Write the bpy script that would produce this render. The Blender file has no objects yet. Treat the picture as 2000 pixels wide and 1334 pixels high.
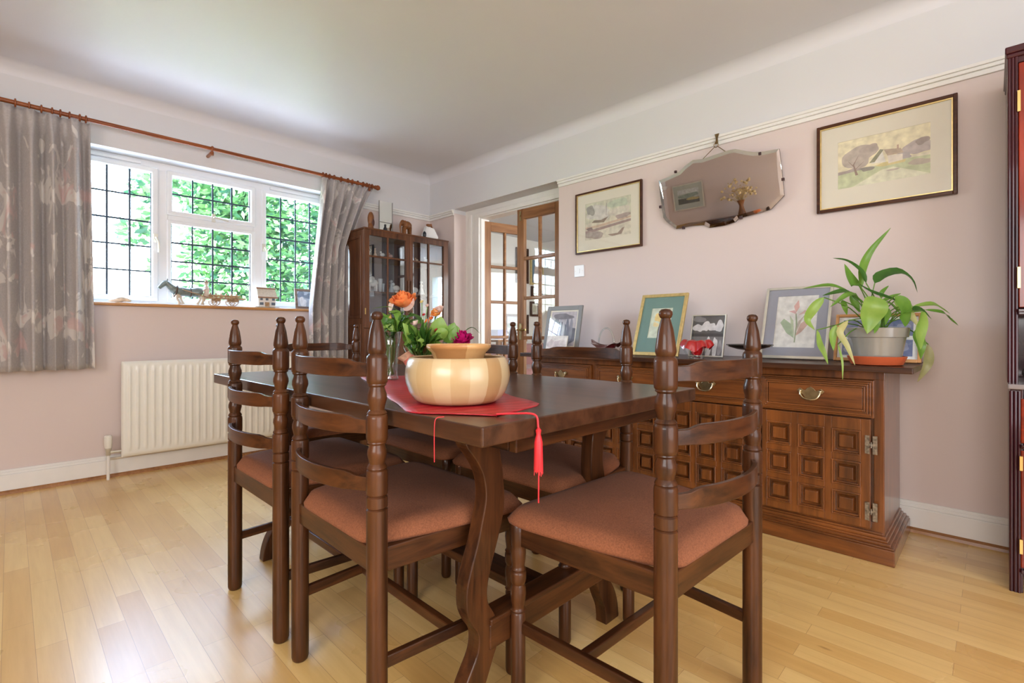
import bpy, bmesh, math, random
from mathutils import Vector, Matrix
random.seed(7)
PI = math.pi
sc = bpy.context.scene
COL = sc.collection

# ------------------------------------------------------------------ camera
cd = bpy.data.cameras.new('camera'); cam = bpy.data.objects.new('camera', cd); COL.objects.link(cam)
cam.location = (0, 0, .91); cam.rotation_euler = (PI/2, 0, math.radians(44.4))
cd.sensor_width = 36; cd.lens = 17.28; cd.shift_y = -.0085; cd.clip_start = .02
sc.camera = cam
sc.view_settings.view_transform = 'Standard'; sc.view_settings.look = 'None'
sc.view_settings.gamma = 1; sc.view_settings.use_curve_mapping = False
sc.view_settings.exposure = 1.16
try:
    sc.cycles.max_bounces = 10; sc.cycles.diffuse_bounces = 6; sc.cycles.transparent_max_bounces = 16
    sc.cycles.sample_clamp_indirect = 6; sc.cycles.caustics_reflective = False; sc.cycles.caustics_refractive = False
    sc.cycles.use_denoising = True
except Exception: pass

# ------------------------------------------------------------------ sky, window daylight and fill lamps
w = bpy.data.worlds.new('sky'); sc.world = w; w.use_nodes = True
nt = w.node_tree; nt.nodes.clear()
wo = nt.nodes.new('ShaderNodeOutputWorld'); bg = nt.nodes.new('ShaderNodeBackground'); st = nt.nodes.new('ShaderNodeTexSky')
st.sky_type = 'NISHITA'; st.sun_disc = False; st.sun_elevation = math.radians(48); st.sun_rotation = math.radians(150)
st.air_density = 1.2; st.dust_density = 3.0
mx = nt.nodes.new('ShaderNodeMixRGB'); mx.inputs[0].default_value = .55; mx.inputs[2].default_value = (.78, .95, 1.22, 1)
nt.links.new(st.outputs[0], mx.inputs[1]); nt.links.new(mx.outputs[0], bg.inputs[0]); nt.links.new(bg.outputs[0], wo.inputs[0])
bg.inputs[1].default_value = 6.0
def area(name, loc, rot, sx, sy, power, col, portal=False):
    l = bpy.data.lights.new(name, 'AREA'); l.shape = 'RECTANGLE'; l.size = sx; l.size_y = sy
    l.energy = power; l.color = col
    if portal: l.cycles.is_portal = True
    o = bpy.data.objects.new(name, l); COL.objects.link(o); o.location = loc; o.rotation_euler = rot
    return o
# portal at the left wall's window, then three added fill lamps in made-up openings
area('window_daylight_portal', (-4.26, 1.05, 1.6), (0, -PI/2, 0), 1.0, 1.9, 1, (1, 1, 1), True)
area('right_fill_lamp', (2.17, .1, 1.2), (0, PI/2, 0), 2.0, 2.6, 38, (.93, .975, 1.06))  # added fill lamp, out of view on the right
area('front_fill_lamp', (.4, -2.37, 1.55), (PI/2, 0, 0), 2.0, 1.1, 36, (.98, .97, .96))  # added fill from behind the camera, no known window there
area('next_room_fill_lamp', (2.49, 4.7, 1.5), (0, PI/2, 0), 1.5, 2.4, 62, (.98, .99, 1))  # added fill brightening the next room, itself unseen

# ------------------------------------------------------------------ helpers
class MB:
    def __init__(s): s.v = []; s.f = []; s.m = []; s.nb = 0
    def add(s, vs, fs, mi=0):
        b = len(s.v); s.v += [tuple(x) for x in vs]; s.f += [tuple(b+i for i in q) for q in fs]; s.m += [mi]*len(fs); return s
    def box(s, a, b, mi=0):
        e = .00009*(s.nb*5 % 13); s.nb += 1   # hair's breadth so that touching boxes never share a face
        x0, x1 = sorted((a[0], b[0])); y0, y1 = sorted((a[1], b[1])); z0, z1 = sorted((a[2], b[2]))
        x0 -= e; y0 -= e; z0 -= e; x1 += e; y1 += e; z1 += e
        return s.add([(x0,y0,z0),(x1,y0,z0),(x1,y1,z0),(x0,y1,z0),(x0,y0,z1),(x1,y0,z1),(x1,y1,z1),(x0,y1,z1)],
              [(0,3,2,1),(4,5,6,7),(0,1,5,4),(1,2,6,5),(2,3,7,6),(3,0,4,7)], mi)
    def frustum(s, a, b, ins, axis=1, mi=0):
        # box from a to b whose face at b on the given axis is inset
        A = list(a); B = list(b); ax = [i for i in range(3) if i != axis]
        def ring(t, q):
            lo = [min(A[i], B[i])+q for i in ax]; hi = [max(A[i], B[i])-q for i in ax]; o = []
            for u, v in ((lo[0],lo[1]),(hi[0],lo[1]),(hi[0],hi[1]),(lo[0],hi[1])):
                p = [0,0,0]; p[axis] = t; p[ax[0]] = u; p[ax[1]] = v; o.append(p)
            return o
        vs = ring(A[axis], 0)+ring(B[axis], ins)
        return s.add(vs, [(3,2,1,0),(4,5,6,7),(0,1,5,4),(1,2,6,5),(2,3,7,6),(3,0,4,7)], mi)
    def lathe(s, prof, c=(0,0,0), n=24, axis='z', mi=0, cap=True):
        vs = []; fs = []
        for r, h in prof:
            for k in range(n):
                a = 2*PI*k/n; x, y = r*math.cos(a), r*math.sin(a)
                p = (x, y, h) if axis == 'z' else ((h, x, y) if axis == 'x' else (y, h, x))
                vs.append((c[0]+p[0], c[1]+p[1], c[2]+p[2]))
        for j in range(len(prof)-1):
            for k in range(n):
                k2 = (k+1) % n; fs.append((j*n+k, j*n+k2, (j+1)*n+k2, (j+1)*n+k))
        if cap:
            fs.append(tuple(range(n))[::-1]); fs.append(tuple((len(prof)-1)*n+k for k in range(n)))
        return s.add(vs, fs, mi)
    def tube(s, pts, r, n=8, mi=0, closed=False):
        pts = [Vector(p) for p in pts]; vs = []; fs = []; N = len(pts); prev = None
        for i, p in enumerate(pts):
            if closed: d = pts[(i+1) % N]-pts[i-1]
            else: d = pts[min(i+1, N-1)]-pts[max(i-1, 0)]
            d.normalize()
            if prev is None:
                up = Vector((0,0,1)) if abs(d.z) < .9 else Vector((1,0,0)); a = d.cross(up).normalized()
            else: a = (prev-d*prev.dot(d)).normalized()
            prev = a; b = d.cross(a); rr = r[i] if isinstance(r, (list, tuple)) else r
            for k in range(n):
                t = 2*PI*k/n; vs.append(p+a*math.cos(t)*rr+b*math.sin(t)*rr)
        M = N if closed else N-1
        for i in range(M):
            for k in range(n):
                k2 = (k+1) % n; i2 = (i+1) % N; fs.append((i*n+k, i*n+k2, i2*n+k2, i2*n+k))
        if not closed: fs += [tuple(range(n))[::-1], tuple((N-1)*n+k for k in range(n))]
        return s.add(vs, fs, mi)
    def prism(s, poly, t0, t1, axis='x', mi=0):
        # poly: list of 2D points; extruded between t0 and t1 on the axis
        def P(u, v, t): return (t,u,v) if axis == 'x' else ((u,t,v) if axis == 'y' else (u,v,t))
        n = len(poly); vs = [P(u,v,t0) for u,v in poly]+[P(u,v,t1) for u,v in poly]
        fs = [tuple(range(n))[::-1], tuple(range(n, 2*n))]+[(i,(i+1)%n,n+(i+1)%n,n+i) for i in range(n)]
        return s.add(vs, fs, mi)
    def grid(s, fn, nu, nv, mi=0, wrap=False):
        vs = [fn(i/nu, j/nv) for j in range(nv+1) for i in range(nu+1)]
        fs = [(j*(nu+1)+i, j*(nu+1)+i+1, (j+1)*(nu+1)+i+1, (j+1)*(nu+1)+i) for j in range(nv) for i in range(nu)]
        return s.add(vs, fs, mi)
    def ball(s, c, r, n=14, m=9, mi=0, sc=(1,1,1)):
        prof = [(max(1e-4, math.sin(PI*j/m)), -math.cos(PI*j/m)) for j in range(m+1)]
        vs = []; fs = []
        for q, h in prof:
            for k in range(n):
                a = 2*PI*k/n; vs.append((c[0]+r*sc[0]*q*math.cos(a), c[1]+r*sc[1]*q*math.sin(a), c[2]+r*sc[2]*h))
        for j in range(m):
            for k in range(n): fs.append((j*n+k, j*n+(k+1)%n, (j+1)*n+(k+1)%n, (j+1)*n+k))
        return s.add(vs, fs, mi)
    def leaf(s, pts, wd, up=(0,0,1), fold=.25, mi=0, prof=None):
        # a folded blade swept along pts
        pts = smooth(pts, 12); N = len(pts); vs = []; up = Vector(up)
        for i, p in enumerate(pts):
            t = i/(N-1); d = (pts[min(i+1,N-1)]-pts[max(i-1,0)]).normalized()
            a = d.cross(up)
            if a.length < 1e-4: a = d.cross(Vector((1,0,0)))
            a.normalize(); nrm = a.cross(d).normalized()
            ww = wd*(prof(t) if prof else math.sin(PI*min(1, t**.75))**.8 if t < 1 else 0)+.0006
            vs += [p-a*ww+nrm*ww*fold, p-a*ww*.5+nrm*ww*fold*.3, p, p+a*ww*.5+nrm*ww*fold*.3, p+a*ww+nrm*ww*fold]
        fs = [(i*5+k, i*5+k+1, (i+1)*5+k+1, (i+1)*5+k) for i in range(N-1) for k in range(4)]
        return s.add(vs, fs, mi)
    def xf(s, M, i0=0):
        s.v = s.v[:i0]+[tuple(M @ Vector(p)) for p in s.v[i0:]]; return s
def smooth(pts, n):
    pts = [Vector(p) for p in pts]
    if len(pts) < 3: return [pts[0].lerp(pts[-1], i/n) for i in range(n+1)]
    P = [pts[0]*2-pts[1]]+pts+[pts[-1]*2-pts[-2]]; out = []
    for i in range(n+1):
        u = i/n*(len(pts)-1); k = min(int(u), len(pts)-2); t = u-k; a, b, c, d = P[k:k+4]
        out.append(.5*((2*b)+(c-a)*t+(2*a-5*b+4*c-d)*t*t+(-a+3*b-3*c+d)*t**3))
    return out
def mesh_obj(name, mb, mats, parent=None, sm=False, bevel=0, seg=2, world=True, wn=False):
    me = bpy.data.meshes.new(name)
    vs = mb.v
    o = bpy.data.objects.new(name, me); COL.objects.link(o)
    if parent is not None:
        o.parent = parent
        if world:
            R = Vector((0,0,0)); q = parent
            while q is not None: R += q.location; q = q.parent
            vs = [(x-R.x, y-R.y, z-R.z) for x, y, z in vs]
    elif world:
        xs = [v[0] for v in vs]; ys = [v[1] for v in vs]; zs = [v[2] for v in vs]
        c = ((min(xs)+max(xs))/2, (min(ys)+max(ys))/2, min(zs)); o.location = c
        vs = [(x-c[0], y-c[1], z-c[2]) for x, y, z in vs]
    me.from_pydata(vs, [], mb.f)
    if not isinstance(mats, (list, tuple)): mats = [mats]
    for m in mats: me.materials.append(m)
    for p, i in zip(me.polygons, mb.m): p.material_index = min(i, len(mats)-1)
    bm = bmesh.new(); bm.from_mesh(me); bmesh.ops.recalc_face_normals(bm, faces=bm.faces); bm.to_mesh(me); bm.free()
    if sm:
        me.polygons.foreach_set('use_smooth', [True]*len(me.polygons))
        if sm != 'all':
            bm = bmesh.new(); bm.from_mesh(me)
            for e in bm.edges:
                if len(e.link_faces) == 2 and e.calc_face_angle(0) > math.radians(38): e.smooth = False
            bm.to_mesh(me); bm.free()
    if bevel:
        b = o.modifiers.new('bevel', 'BEVEL'); b.width = bevel; b.segments = seg; b.limit_method = 'ANGLE'; b.angle_limit = math.radians(40)
    me.update(); return o
def tag(o, label=None, cat=None, group=None, kind=None):
    if label: o['label'] = label
    if cat: o['category'] = cat
    if group: o['group'] = group
    if kind: o['kind'] = kind
    return o
def thing(name, loc, label, cat, group=None, rz=0):
    o = bpy.data.objects.new(name, None); COL.objects.link(o); o.location = loc; o.rotation_euler = (0,0,rz); o.empty_display_size = .05
    return tag(o, label, cat, group)
def struct(name, mb, m, bevel=0, sm=False, label=None):
    o = mesh_obj(name, mb, m, bevel=bevel, sm=sm); o['kind'] = 'structure'
    return o
def copy_tree(o, parent=None):
    c = o.copy(); COL.objects.link(c); c.parent = parent
    for ch in list(o.children): copy_tree(ch, c)
    return c

# ------------------------------------------------------------------ materials
def newmat(name):
    m = bpy.data.materials.new(name); m.use_nodes = True; n = m.node_tree; n.nodes.clear()
    out = n.nodes.new('ShaderNodeOutputMaterial'); b = n.nodes.new('ShaderNodeBsdfPrincipled')
    n.links.new(b.outputs[0], out.inputs[0]); return m, n, b, out
def N(n, t, **k):
    x = n.nodes.new(t)
    for a, v in k.items(): setattr(x, a, v)
    return x
def coords(n, scale=(1,1,1), rot=(0,0,0), kind='Object'):
    tc = N(n, 'ShaderNodeTexCoord'); mp = N(n, 'ShaderNodeMapping'); n.links.new(tc.outputs[kind], mp.inputs[0])
    mp.inputs['Scale'].default_value = scale; mp.inputs['Rotation'].default_value = rot; return mp.outputs[0]
def ramp(n, fac, cols):
    r = N(n, 'ShaderNodeValToRGB'); n.links.new(fac, r.inputs[0]); e = r.color_ramp.elements
    while len(e) < len(cols): e.new(.5)
    for i, (p, c) in enumerate(cols): e[i].position = p; e[i].color = (*c, 1)
    return r.outputs[0]
def noise(n, vec, scale, detail=3, rough=.5, dist=0):
    t = N(n, 'ShaderNodeTexNoise'); n.links.new(vec, t.inputs['Vector']); t.inputs['Scale'].default_value = scale
    t.inputs['Detail'].default_value = detail; t.inputs['Roughness'].default_value = rough; t.inputs['Distortion'].default_value = dist
    return t.outputs['Fac']
def bump(n, b, h, strength, dist=.01):
    x = N(n, 'ShaderNodeBump'); x.inputs['Strength'].default_value = strength; x.inputs['Distance'].default_value = dist
    n.links.new(h, x.inputs['Height']); n.links.new(x.outputs[0], b.inputs['Normal'])
def plain(name, col, rough=.5, metal=0, coat=0, var=.06, vs=12, emis=None, trans=0, spec=None, bmp=0):
    m, n, b, o = newmat(name)
    f = noise(n, coords(n), vs, 3)
    lo = tuple(max(0, c*(1-var)) for c in col); hi = tuple(min(1, c*(1+var)) for c in col)
    n.links.new(ramp(n, f, [(.3, lo), (.7, hi)]), b.inputs['Base Color'])
    b.inputs['Roughness'].default_value = rough; b.inputs['Metallic'].default_value = metal
    b.inputs['Coat Weight'].default_value = coat; b.inputs['Coat Roughness'].default_value = .12
    b.inputs['Transmission Weight'].default_value = trans
    if spec is not None: b.inputs['Specular IOR Level'].default_value = spec
    if bmp: bump(n, b, noise(n, coords(n), vs*6, 4), bmp, .004)
    return m
def wood(name, dark, light, axis='z', rough=.4, coat=.4, scale=1.0, blot=0, bright=None, coatr=.08):
    m, n, b, o = newmat(name)
    s = {'x': (1.2, 16, 16), 'y': (16, 1.2, 16), 'z': (16, 16, 1.2)}[axis]; s = tuple(q*scale for q in s)
    v = coords(n, s); f = noise(n, v, 2.2, 6, .62, .6); f2 = noise(n, coords(n), 3.5, 2)
    add = N(n, 'ShaderNodeMath', operation='MULTIPLY_ADD'); n.links.new(f2, add.inputs[0]); add.inputs[1].default_value = .45; n.links.new(f, add.inputs[2])
    mid = tuple((a+c)/2 for a, c in zip(dark, light))
    n.links.new(ramp(n, add.outputs[0], [(.5, dark), (.72, mid), (.95, light)]), b.inputs['Base Color'])
    b.inputs['Roughness'].default_value = rough; b.inputs['Specular IOR Level'].default_value = .22; b.inputs['Coat Weight'].default_value = coat*.6; b.inputs['Coat Roughness'].default_value = coatr
    bump(n, b, f, .12, .002)
    return m
OAKD, OAKL = (.014, .0045, .002), (.104, .0355, .0105)
oak = {a: wood('dark_oak_'+a, OAKD, OAKL, a) for a in 'xyz'}
tabletop_m = wood('table_top_oak', (.035, .014, .007), (.10, .042, .02), 'x', .3, .5, .6, coatr=.2)
SBD, SBL = (.065, .021, .006), (.245, .076, .016)
sbw = {a: wood('sideboard_oak_'+a, SBD, SBL, a, .32, 1.3, .7, coatr=.16) for a in 'xyz'}
mah = {a: wood('mahogany_'+a, (.07, .006, .003), (.33, .032, .008), a, .22, .6, .5, coatr=.08) for a in 'xyz'}
mahd = wood('mahogany_dark', (.016, .003, .005), (.060, .010, .014), 'z', .25, .8, .5)
cabw = {a: wood('cabinet_walnut_'+a, (.05, .018, .009), (.19, .075, .032), a, .35, .3, .7) for a in 'xyz'}
doorw = {a: wood('door_oak_'+a, (.17, .068, .022), (.38, .18, .07), a, .38, .2, .8) for a in 'xyz'}
pole_m = wood('pole_wood', (.16, .04, .012), (.34, .10, .03), 'y', .3, .4)
sill_m = wood('sill_wood', (.36, .16, .05), (.6, .31, .12), 'y', .35, .3)
beading_m = wood('floor_beading', (.22, .09, .028), (.42, .2, .075), 'x', .4, .2)
white = plain('white_gloss_paint', (.80, .79, .76), .35, var=.02)
upvc = plain('white_upvc', (.82, .84, .87), .25, var=.01)
radw = plain('radiator_enamel', (.80, .79, .73), .3, var=.015, coat=.2)
brass = plain('aged_brass', (.30, .22, .11), .35, 1, var=.2, vs=40)
brassy = plain('polished_brass', (.62, .44, .16), .3, 1)
pewter = plain('pewter', (.26, .22, .17), .38, 1, var=.5, vs=90)
gold = plain('gold_frame', (.72, .55, .24), .35, .75, var=.12, vs=50)
silverbrass = plain('worn_brass', (.62, .52, .34), .25, 1, var=.2, vs=60)
silver = plain('silver_frame', (.68, .66, .58), .35, .6, var=.1)
black_m = plain('black_plastic', (.02, .02, .02), .4)
lead = plain('lead_strip', (.04, .06, .09), .5, .4)
def wallmat(name, col, bs=.08, sc_=60, rough=.75):
    m, n, b, o = newmat(name); f = noise(n, coords(n), 1.3, 3)
    n.links.new(ramp(n, f, [(.3, tuple(c*.97 for c in col)), (.7, col)]), b.inputs['Base Color'])
    b.inputs['Roughness'].default_value = rough; bump(n, b, noise(n, coords(n), sc_, 4), bs, .003); return m
pink = wallmat('pink_wall_paint', (.69, .59, .56))
wallwhite = wallmat('white_wall_paint', (.69, .69, .705))
ceil_m = wallmat('ceiling_plaster', (.72, .715, .745), .9, 6, .5)
nextwall = wallmat('next_room_paint', (.86, .83, .76))
def floor_material():
    m, n, b, o = newmat('beech_strip_floor')
    v = coords(n, (1,1,1))
    br = N(n, 'ShaderNodeTexBrick'); n.links.new(v, br.inputs['Vector']); br.offset = .37; br.offset_frequency = 2; br.squash = 1
    br.inputs['Scale'].default_value = 1; br.inputs['Brick Width'].default_value = .52; br.inputs['Row Height'].default_value = .068
    br.inputs['Mortar Size'].default_value = .0006; br.inputs['Bias'].default_value = 0
    br.inputs['Color1'].default_value = (.73, .455, .15, 1); br.inputs['Color2'].default_value = (.88, .63, .255, 1); br.inputs['Mortar'].default_value = (.50, .28, .10, 1)
    g = noise(n, coords(n, (1.0, 14, 14)), 3, 6, .6, .1)
    mixn = N(n, 'ShaderNodeMixRGB', blend_type='MULTIPLY'); mixn.inputs[0].default_value = 1
    n.links.new(br.outputs['Color'], mixn.inputs[1]); n.links.new(ramp(n, g, [(.3, (.84, .79, .72)), (.85, (1, 1, 1))]), mixn.inputs[2])
    vo = N(n, 'ShaderNodeTexVoronoi'); n.links.new(coords(n, (1.3, 4.2, 1)), vo.inputs[0]); vo.inputs['Scale'].default_value = 1.0; k = vo.outputs['Distance']
    mk = N(n, 'ShaderNodeMixRGB', blend_type='MULTIPLY'); mk.inputs[0].default_value = 1
    n.links.new(mixn.outputs[0], mk.inputs[1]); n.links.new(ramp(n, k, [(.018, (.42, .3, .2)), (.04, (1, 1, 1))]), mk.inputs[2])
    n.links.new(mk.outputs[0], b.inputs['Base Color'])
    r = noise(n, coords(n), 2.5, 4); mr = N(n, 'ShaderNodeMapRange'); n.links.new(r, mr.inputs[0]); mr.inputs[3].default_value = .22; mr.inputs[4].default_value = .34
    n.links.new(mr.outputs[0], b.inputs['Roughness']); b.inputs['Coat Weight'].default_value = .6; b.inputs['Coat Roughness'].default_value = .36
    return m
floor_m = floor_material()
def glass_mat(name, tint=(1,1,1), rough=0.0, refl=1.0):
    m = bpy.data.materials.new(name); m.use_nodes = True; n = m.node_tree; n.nodes.clear()
    out = N(n, 'ShaderNodeOutputMaterial'); tr = N(n, 'ShaderNodeBsdfTransparent'); gl = N(n, 'ShaderNodeBsdfGlossy'); ge = N(n, 'ShaderNodeNewGeometry'); dt_ = N(n, 'ShaderNodeVectorMath', operation='DOT_PRODUCT'); mi = N(n, 'ShaderNodeMixShader')
    tr.inputs[0].default_value = (*tint, 1); gl.inputs['Roughness'].default_value = rough; n.links.new(ge.outputs['Normal'], dt_.inputs[0]); n.links.new(ge.outputs['Incoming'], dt_.inputs[1])
    x = dt_.outputs['Value']
    for op, v, sw in (('ABSOLUTE', 0, 0), ('SUBTRACT', 1.0, 1), ('POWER', 5.0, 0), ('MULTIPLY_ADD', .96, 0)):   # Schlick reflectance, the same from both sides
        q = N(n, 'ShaderNodeMath', operation=op); q.use_clamp = op == 'SUBTRACT'; n.links.new(x, q.inputs[1 if sw else 0]); q.inputs[0 if sw else 1].default_value = v
        if op == 'MULTIPLY_ADD': q.inputs[2].default_value = .045
        x = q.outputs[0]
    mm = N(n, 'ShaderNodeMath', operation='MULTIPLY'); mm.inputs[1].default_value = refl; n.links.new(x, mm.inputs[0]); mm.use_clamp = True
    n.links.new(mm.outputs[0], mi.inputs[0]); n.links.new(tr.outputs[0], mi.inputs[1]); n.links.new(gl.outputs[0], mi.inputs[2]); n.links.new(mi.outputs[0], out.inputs[0]); return m
pane_m = glass_mat('window_glass', (.97, .99, 1), refl=.65)
picglass = glass_mat('picture_glass', (1, 1, 1), refl=.8)
cabglass = glass_mat('cabinet_glass', (.94, .97, 1), refl=3)
def realglass(name, col, rough=.02):
    m, n, b, o = newmat(name); f = noise(n, coords(n), 30, 2)
    n.links.new(ramp(n, f, [(.3, col), (.7, tuple(min(1, c*1.03) for c in col))]), b.inputs['Base Color'])
    b.inputs['Transmission Weight'].default_value = 1; b.inputs['Roughness'].default_value = rough; b.inputs['IOR'].default_value = 1.45; return m
clear = glass_mat('clear_cut_glass', (.93, .97, .96), .03, 2.6)
redglass = plain('ruby_glass', (.55, .008, .012), .06, coat=1, trans=.35, var=.1)
darkred = plain('dark_ruby_glass', (.09, .004, .008), .06, coat=1, trans=.3, var=.3)
mirror_m = plain('mirror_silvering', (.86, .87, .85), .015, 1, var=.005)
mirror_b = plain('mirror_bevel', (.80, .83, .82), .03, 1, var=.01)

def fabric(name, c1, c2, scale=300, rough=.9, sheen=.3):
    m, n, b, o = newmat(name); f = noise(n, coords(n), scale, 2, .6); g = noise(n, coords(n), 5, 3)
    a = N(n, 'ShaderNodeMath', operation='MULTIPLY_ADD'); n.links.new(g, a.inputs[0]); a.inputs[1].default_value = .5; n.links.new(f, a.inputs[2])
    n.links.new(ramp(n, a.outputs[0], [(.5, c1), (1.0, c2)]), b.inputs['Base Color']); b.inputs['Roughness'].default_value = rough
    b.inputs['Sheen Weight'].default_value = sheen; bump(n, b, f, .25, .002); return m
seat_m = fabric('brown_seat_cloth', (.165, .053, .020), (.285, .100, .042), sheen=.02)
def curtain_material():
    m, n, b, o = newmat('floral_curtain_cloth')
    v = coords(n); base = ramp(n, noise(n, v, 90, 2), [(.3, (.40, .37, .36)), (.7, (.47, .435, .425))])
    f1 = noise(n, coords(n, (1, 1, .7)), 8, 3, .55, .7); f2 = noise(n, coords(n, (1, 1, .8)), 7, 3, .55, .6)
    m1 = N(n, 'ShaderNodeMixRGB'); n.links.new(ramp(n, f1, [(.56, (0,0,0)), (.585, (.85,.85,.85))]), m1.inputs[0]); n.links.new(base, m1.inputs[1]); m1.inputs[2].default_value = (.70, .66, .62, 1)
    m2 = N(n, 'ShaderNodeMixRGB'); n.links.new(ramp(n, f2, [(.60, (0,0,0)), (.66, (.85,.85,.85))]), m2.inputs[0]); n.links.new(m1.outputs[0], m2.inputs[1]); m2.inputs[2].default_value = (.60, .44, .42, 1)
    n.links.new(m2.outputs[0], b.inputs['Base Color']); b.inputs['Roughness'].default_value = .75; b.inputs['Sheen Weight'].default_value = .2; return m
curtain_m = curtain_material()

# ------------------------------------------------------------------ room shell
WX, WY, EX, SY, CZ = -4.0, 2.92, 2.15, -2.35, 2.445
wy0, wy1, wz0, wz1 = .12, 1.98, 1.085, 2.10
struct('floor', MB().box((WX-.3, SY-.3, -.06), (EX+.3, 3.16, 0)), floor_m)
struct('ceiling', MB().box((WX-.3, SY-.3, CZ), (EX+.3, 3.16, CZ+.1)), ceil_m)
RZ = 2.035   # picture rail height: pink below, white above
wl = MB()
for z0, z1, mi in ((0, RZ, 0), (RZ, CZ, 1)):
    wl.box((WX-.3, SY-.3, z0), (WX, wy0, z1), mi); wl.box((WX-.3, wy1, z0), (WX, 3.16, z1), mi)
wl.box((WX-.3, wy0, 0), (WX, wy1, wz0), 0); wl.box((WX-.3, wy0, wz1), (WX, wy1, CZ), 1)
o = struct('wall_left', wl, [pink, wallwhite])
# white plaster soffit and reveals of the window
rv = MB().box((WX-.13, wy0-.001, wz0), (WX+.001, wy0+.012, wz1)).box((WX-.13, wy1-.012, wz0), (WX+.001, wy1+.001, wz1)).box((WX-.13, wy0, wz1-.012), (WX+.001, wy1, wz1+.03))
struct('trim_1', rv, wallwhite)
dx0, dx1, dz = -3.62, -2.36, 2.07
wb = MB()
for z0, z1, mi in ((0, RZ, 0), (RZ, CZ, 1)):
    wb.box((WX, WY, z0), (dx0, 3.16, z1), mi); wb.box((dx1, WY, z0), (EX+.3, 3.16, z1), mi)
wb.box((dx0, WY, dz), (dx1, 3.16, CZ), 1)
struct('wall_back', wb, [pink, wallwhite])
# front and right walls, out of view, with openings made for the fill lamps
ws = MB().box((WX, SY-.3, 0), (EX, SY, .95)).box((WX, SY-.3, 2.15), (EX, SY, CZ)).box((WX, SY-.3, .95), (-.65, SY, 2.15)).box((1.45, SY-.3, .95), (EX, SY, 2.15))
struct('wall_front', ws, pink)
we = MB().box((EX, SY-.3, 2.25), (EX+.3, 3.16, CZ)).box((EX, SY-.3, 0), (EX+.3, -1.25, 2.25)).box((EX, 1.45, 0), (EX+.3, 3.16, 2.25))
struct('wall_right', we, pink)
def sky_block_material():
    m = bpy.data.materials.new('sky_block_sheet'); m.use_nodes = True; n = m.node_tree; b = n.nodes['Principled BSDF']; b.inputs['Roughness'].default_value = .9
    f = noise(n, coords(n), 200, 2); n.links.new(ramp(n, f, [(.3, (.60, .60, .58)), (.7, (.66, .66, .64))]), b.inputs['Base Color']); return m
sky_block_m = sky_block_material()
b1 = struct('sky_block_right', MB().box((EX+.10, -1.26, -.01), (EX+.13, 1.46, 2.26)), sky_block_m)  # added opaque sheet, keeps sky light out of the right opening
b2 = struct('sky_block_front', MB().box((-.66, SY-.13, .94), (1.46, SY-.10, 2.16)), sky_block_m)  # added sheet shutting sky light out of the front opening
# coving
def cove(u0, u1, wall):
    m = MB(); R = .075; n = 7; vs = []
    for t in (u0, u1):
        for k in range(n+1):
            a = PI/2*k/n; d = R*(1-math.sin(a)); h = CZ-R*(1-math.cos(a))
            vs.append((WX+d, t, h) if wall == 'l' else (t, WY-d, h))
    m.add(vs, [(k, k+1, n+2+k, n+1+k) for k in range(n)]); return m
struct('trim_2', cove(SY, WY, 'l').add(*(lambda q: (q.v, q.f))(cove(WX, EX, 'b'))), ceil_m, sm='all')
# picture rails
def rail(p0, p1, nx, ny):
    m = MB()
    for d, z0, z1 in ((.012, RZ-.022, RZ), (.022, RZ, RZ+.016), (.03, RZ+.016, RZ+.03)):
        m.box((p0[0], p0[1], z0), (p1[0]+nx*d, p1[1]+ny*d, z1))
    return m
struct('trim_3', rail((dx1, WY), (EX, WY), 0, -1), white, bevel=.003)
struct('trim_4', rail((WX, WY), (dx0, WY), 0, -1), white, bevel=.003)
struct('trim_5', rail((WX, wy1+.08), (WX, WY), 1, 0), white, bevel=.003)
struct('trim_6', rail((WX, SY), (WX, wy0-.08), 1, 0), white, bevel=.003)
# skirting boards with the timber beading at the floor
def skirt(a, b, nx, ny):
    m = MB()
    for d, z0, z1 in ((.022, 0, .108), (.015, .108, .122), (.010, .122, .134)):
        m.box((a[0], a[1], z0), (b[0]+nx*d, b[1]+ny*d, z1))
    return m
struct('baseboard_left', skirt((WX, SY), (WX, WY), 1, 0), white, bevel=.003)
struct('baseboard_back', skirt((dx1, WY), (EX, WY), 0, -1), white, bevel=.003)
struct('trim_7', MB().prism([(WX+.022, 0), (WX+.04, 0), (WX+.036, .012), (WX+.022, .02)], SY, WY-.02, 'y'), beading_m)
struct('trim_8', MB().prism([(WY-.022, 0), (WY-.04, 0), (WY-.036, .012), (WY-.022, .02)], dx1, EX, 'x'), beading_m)

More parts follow.
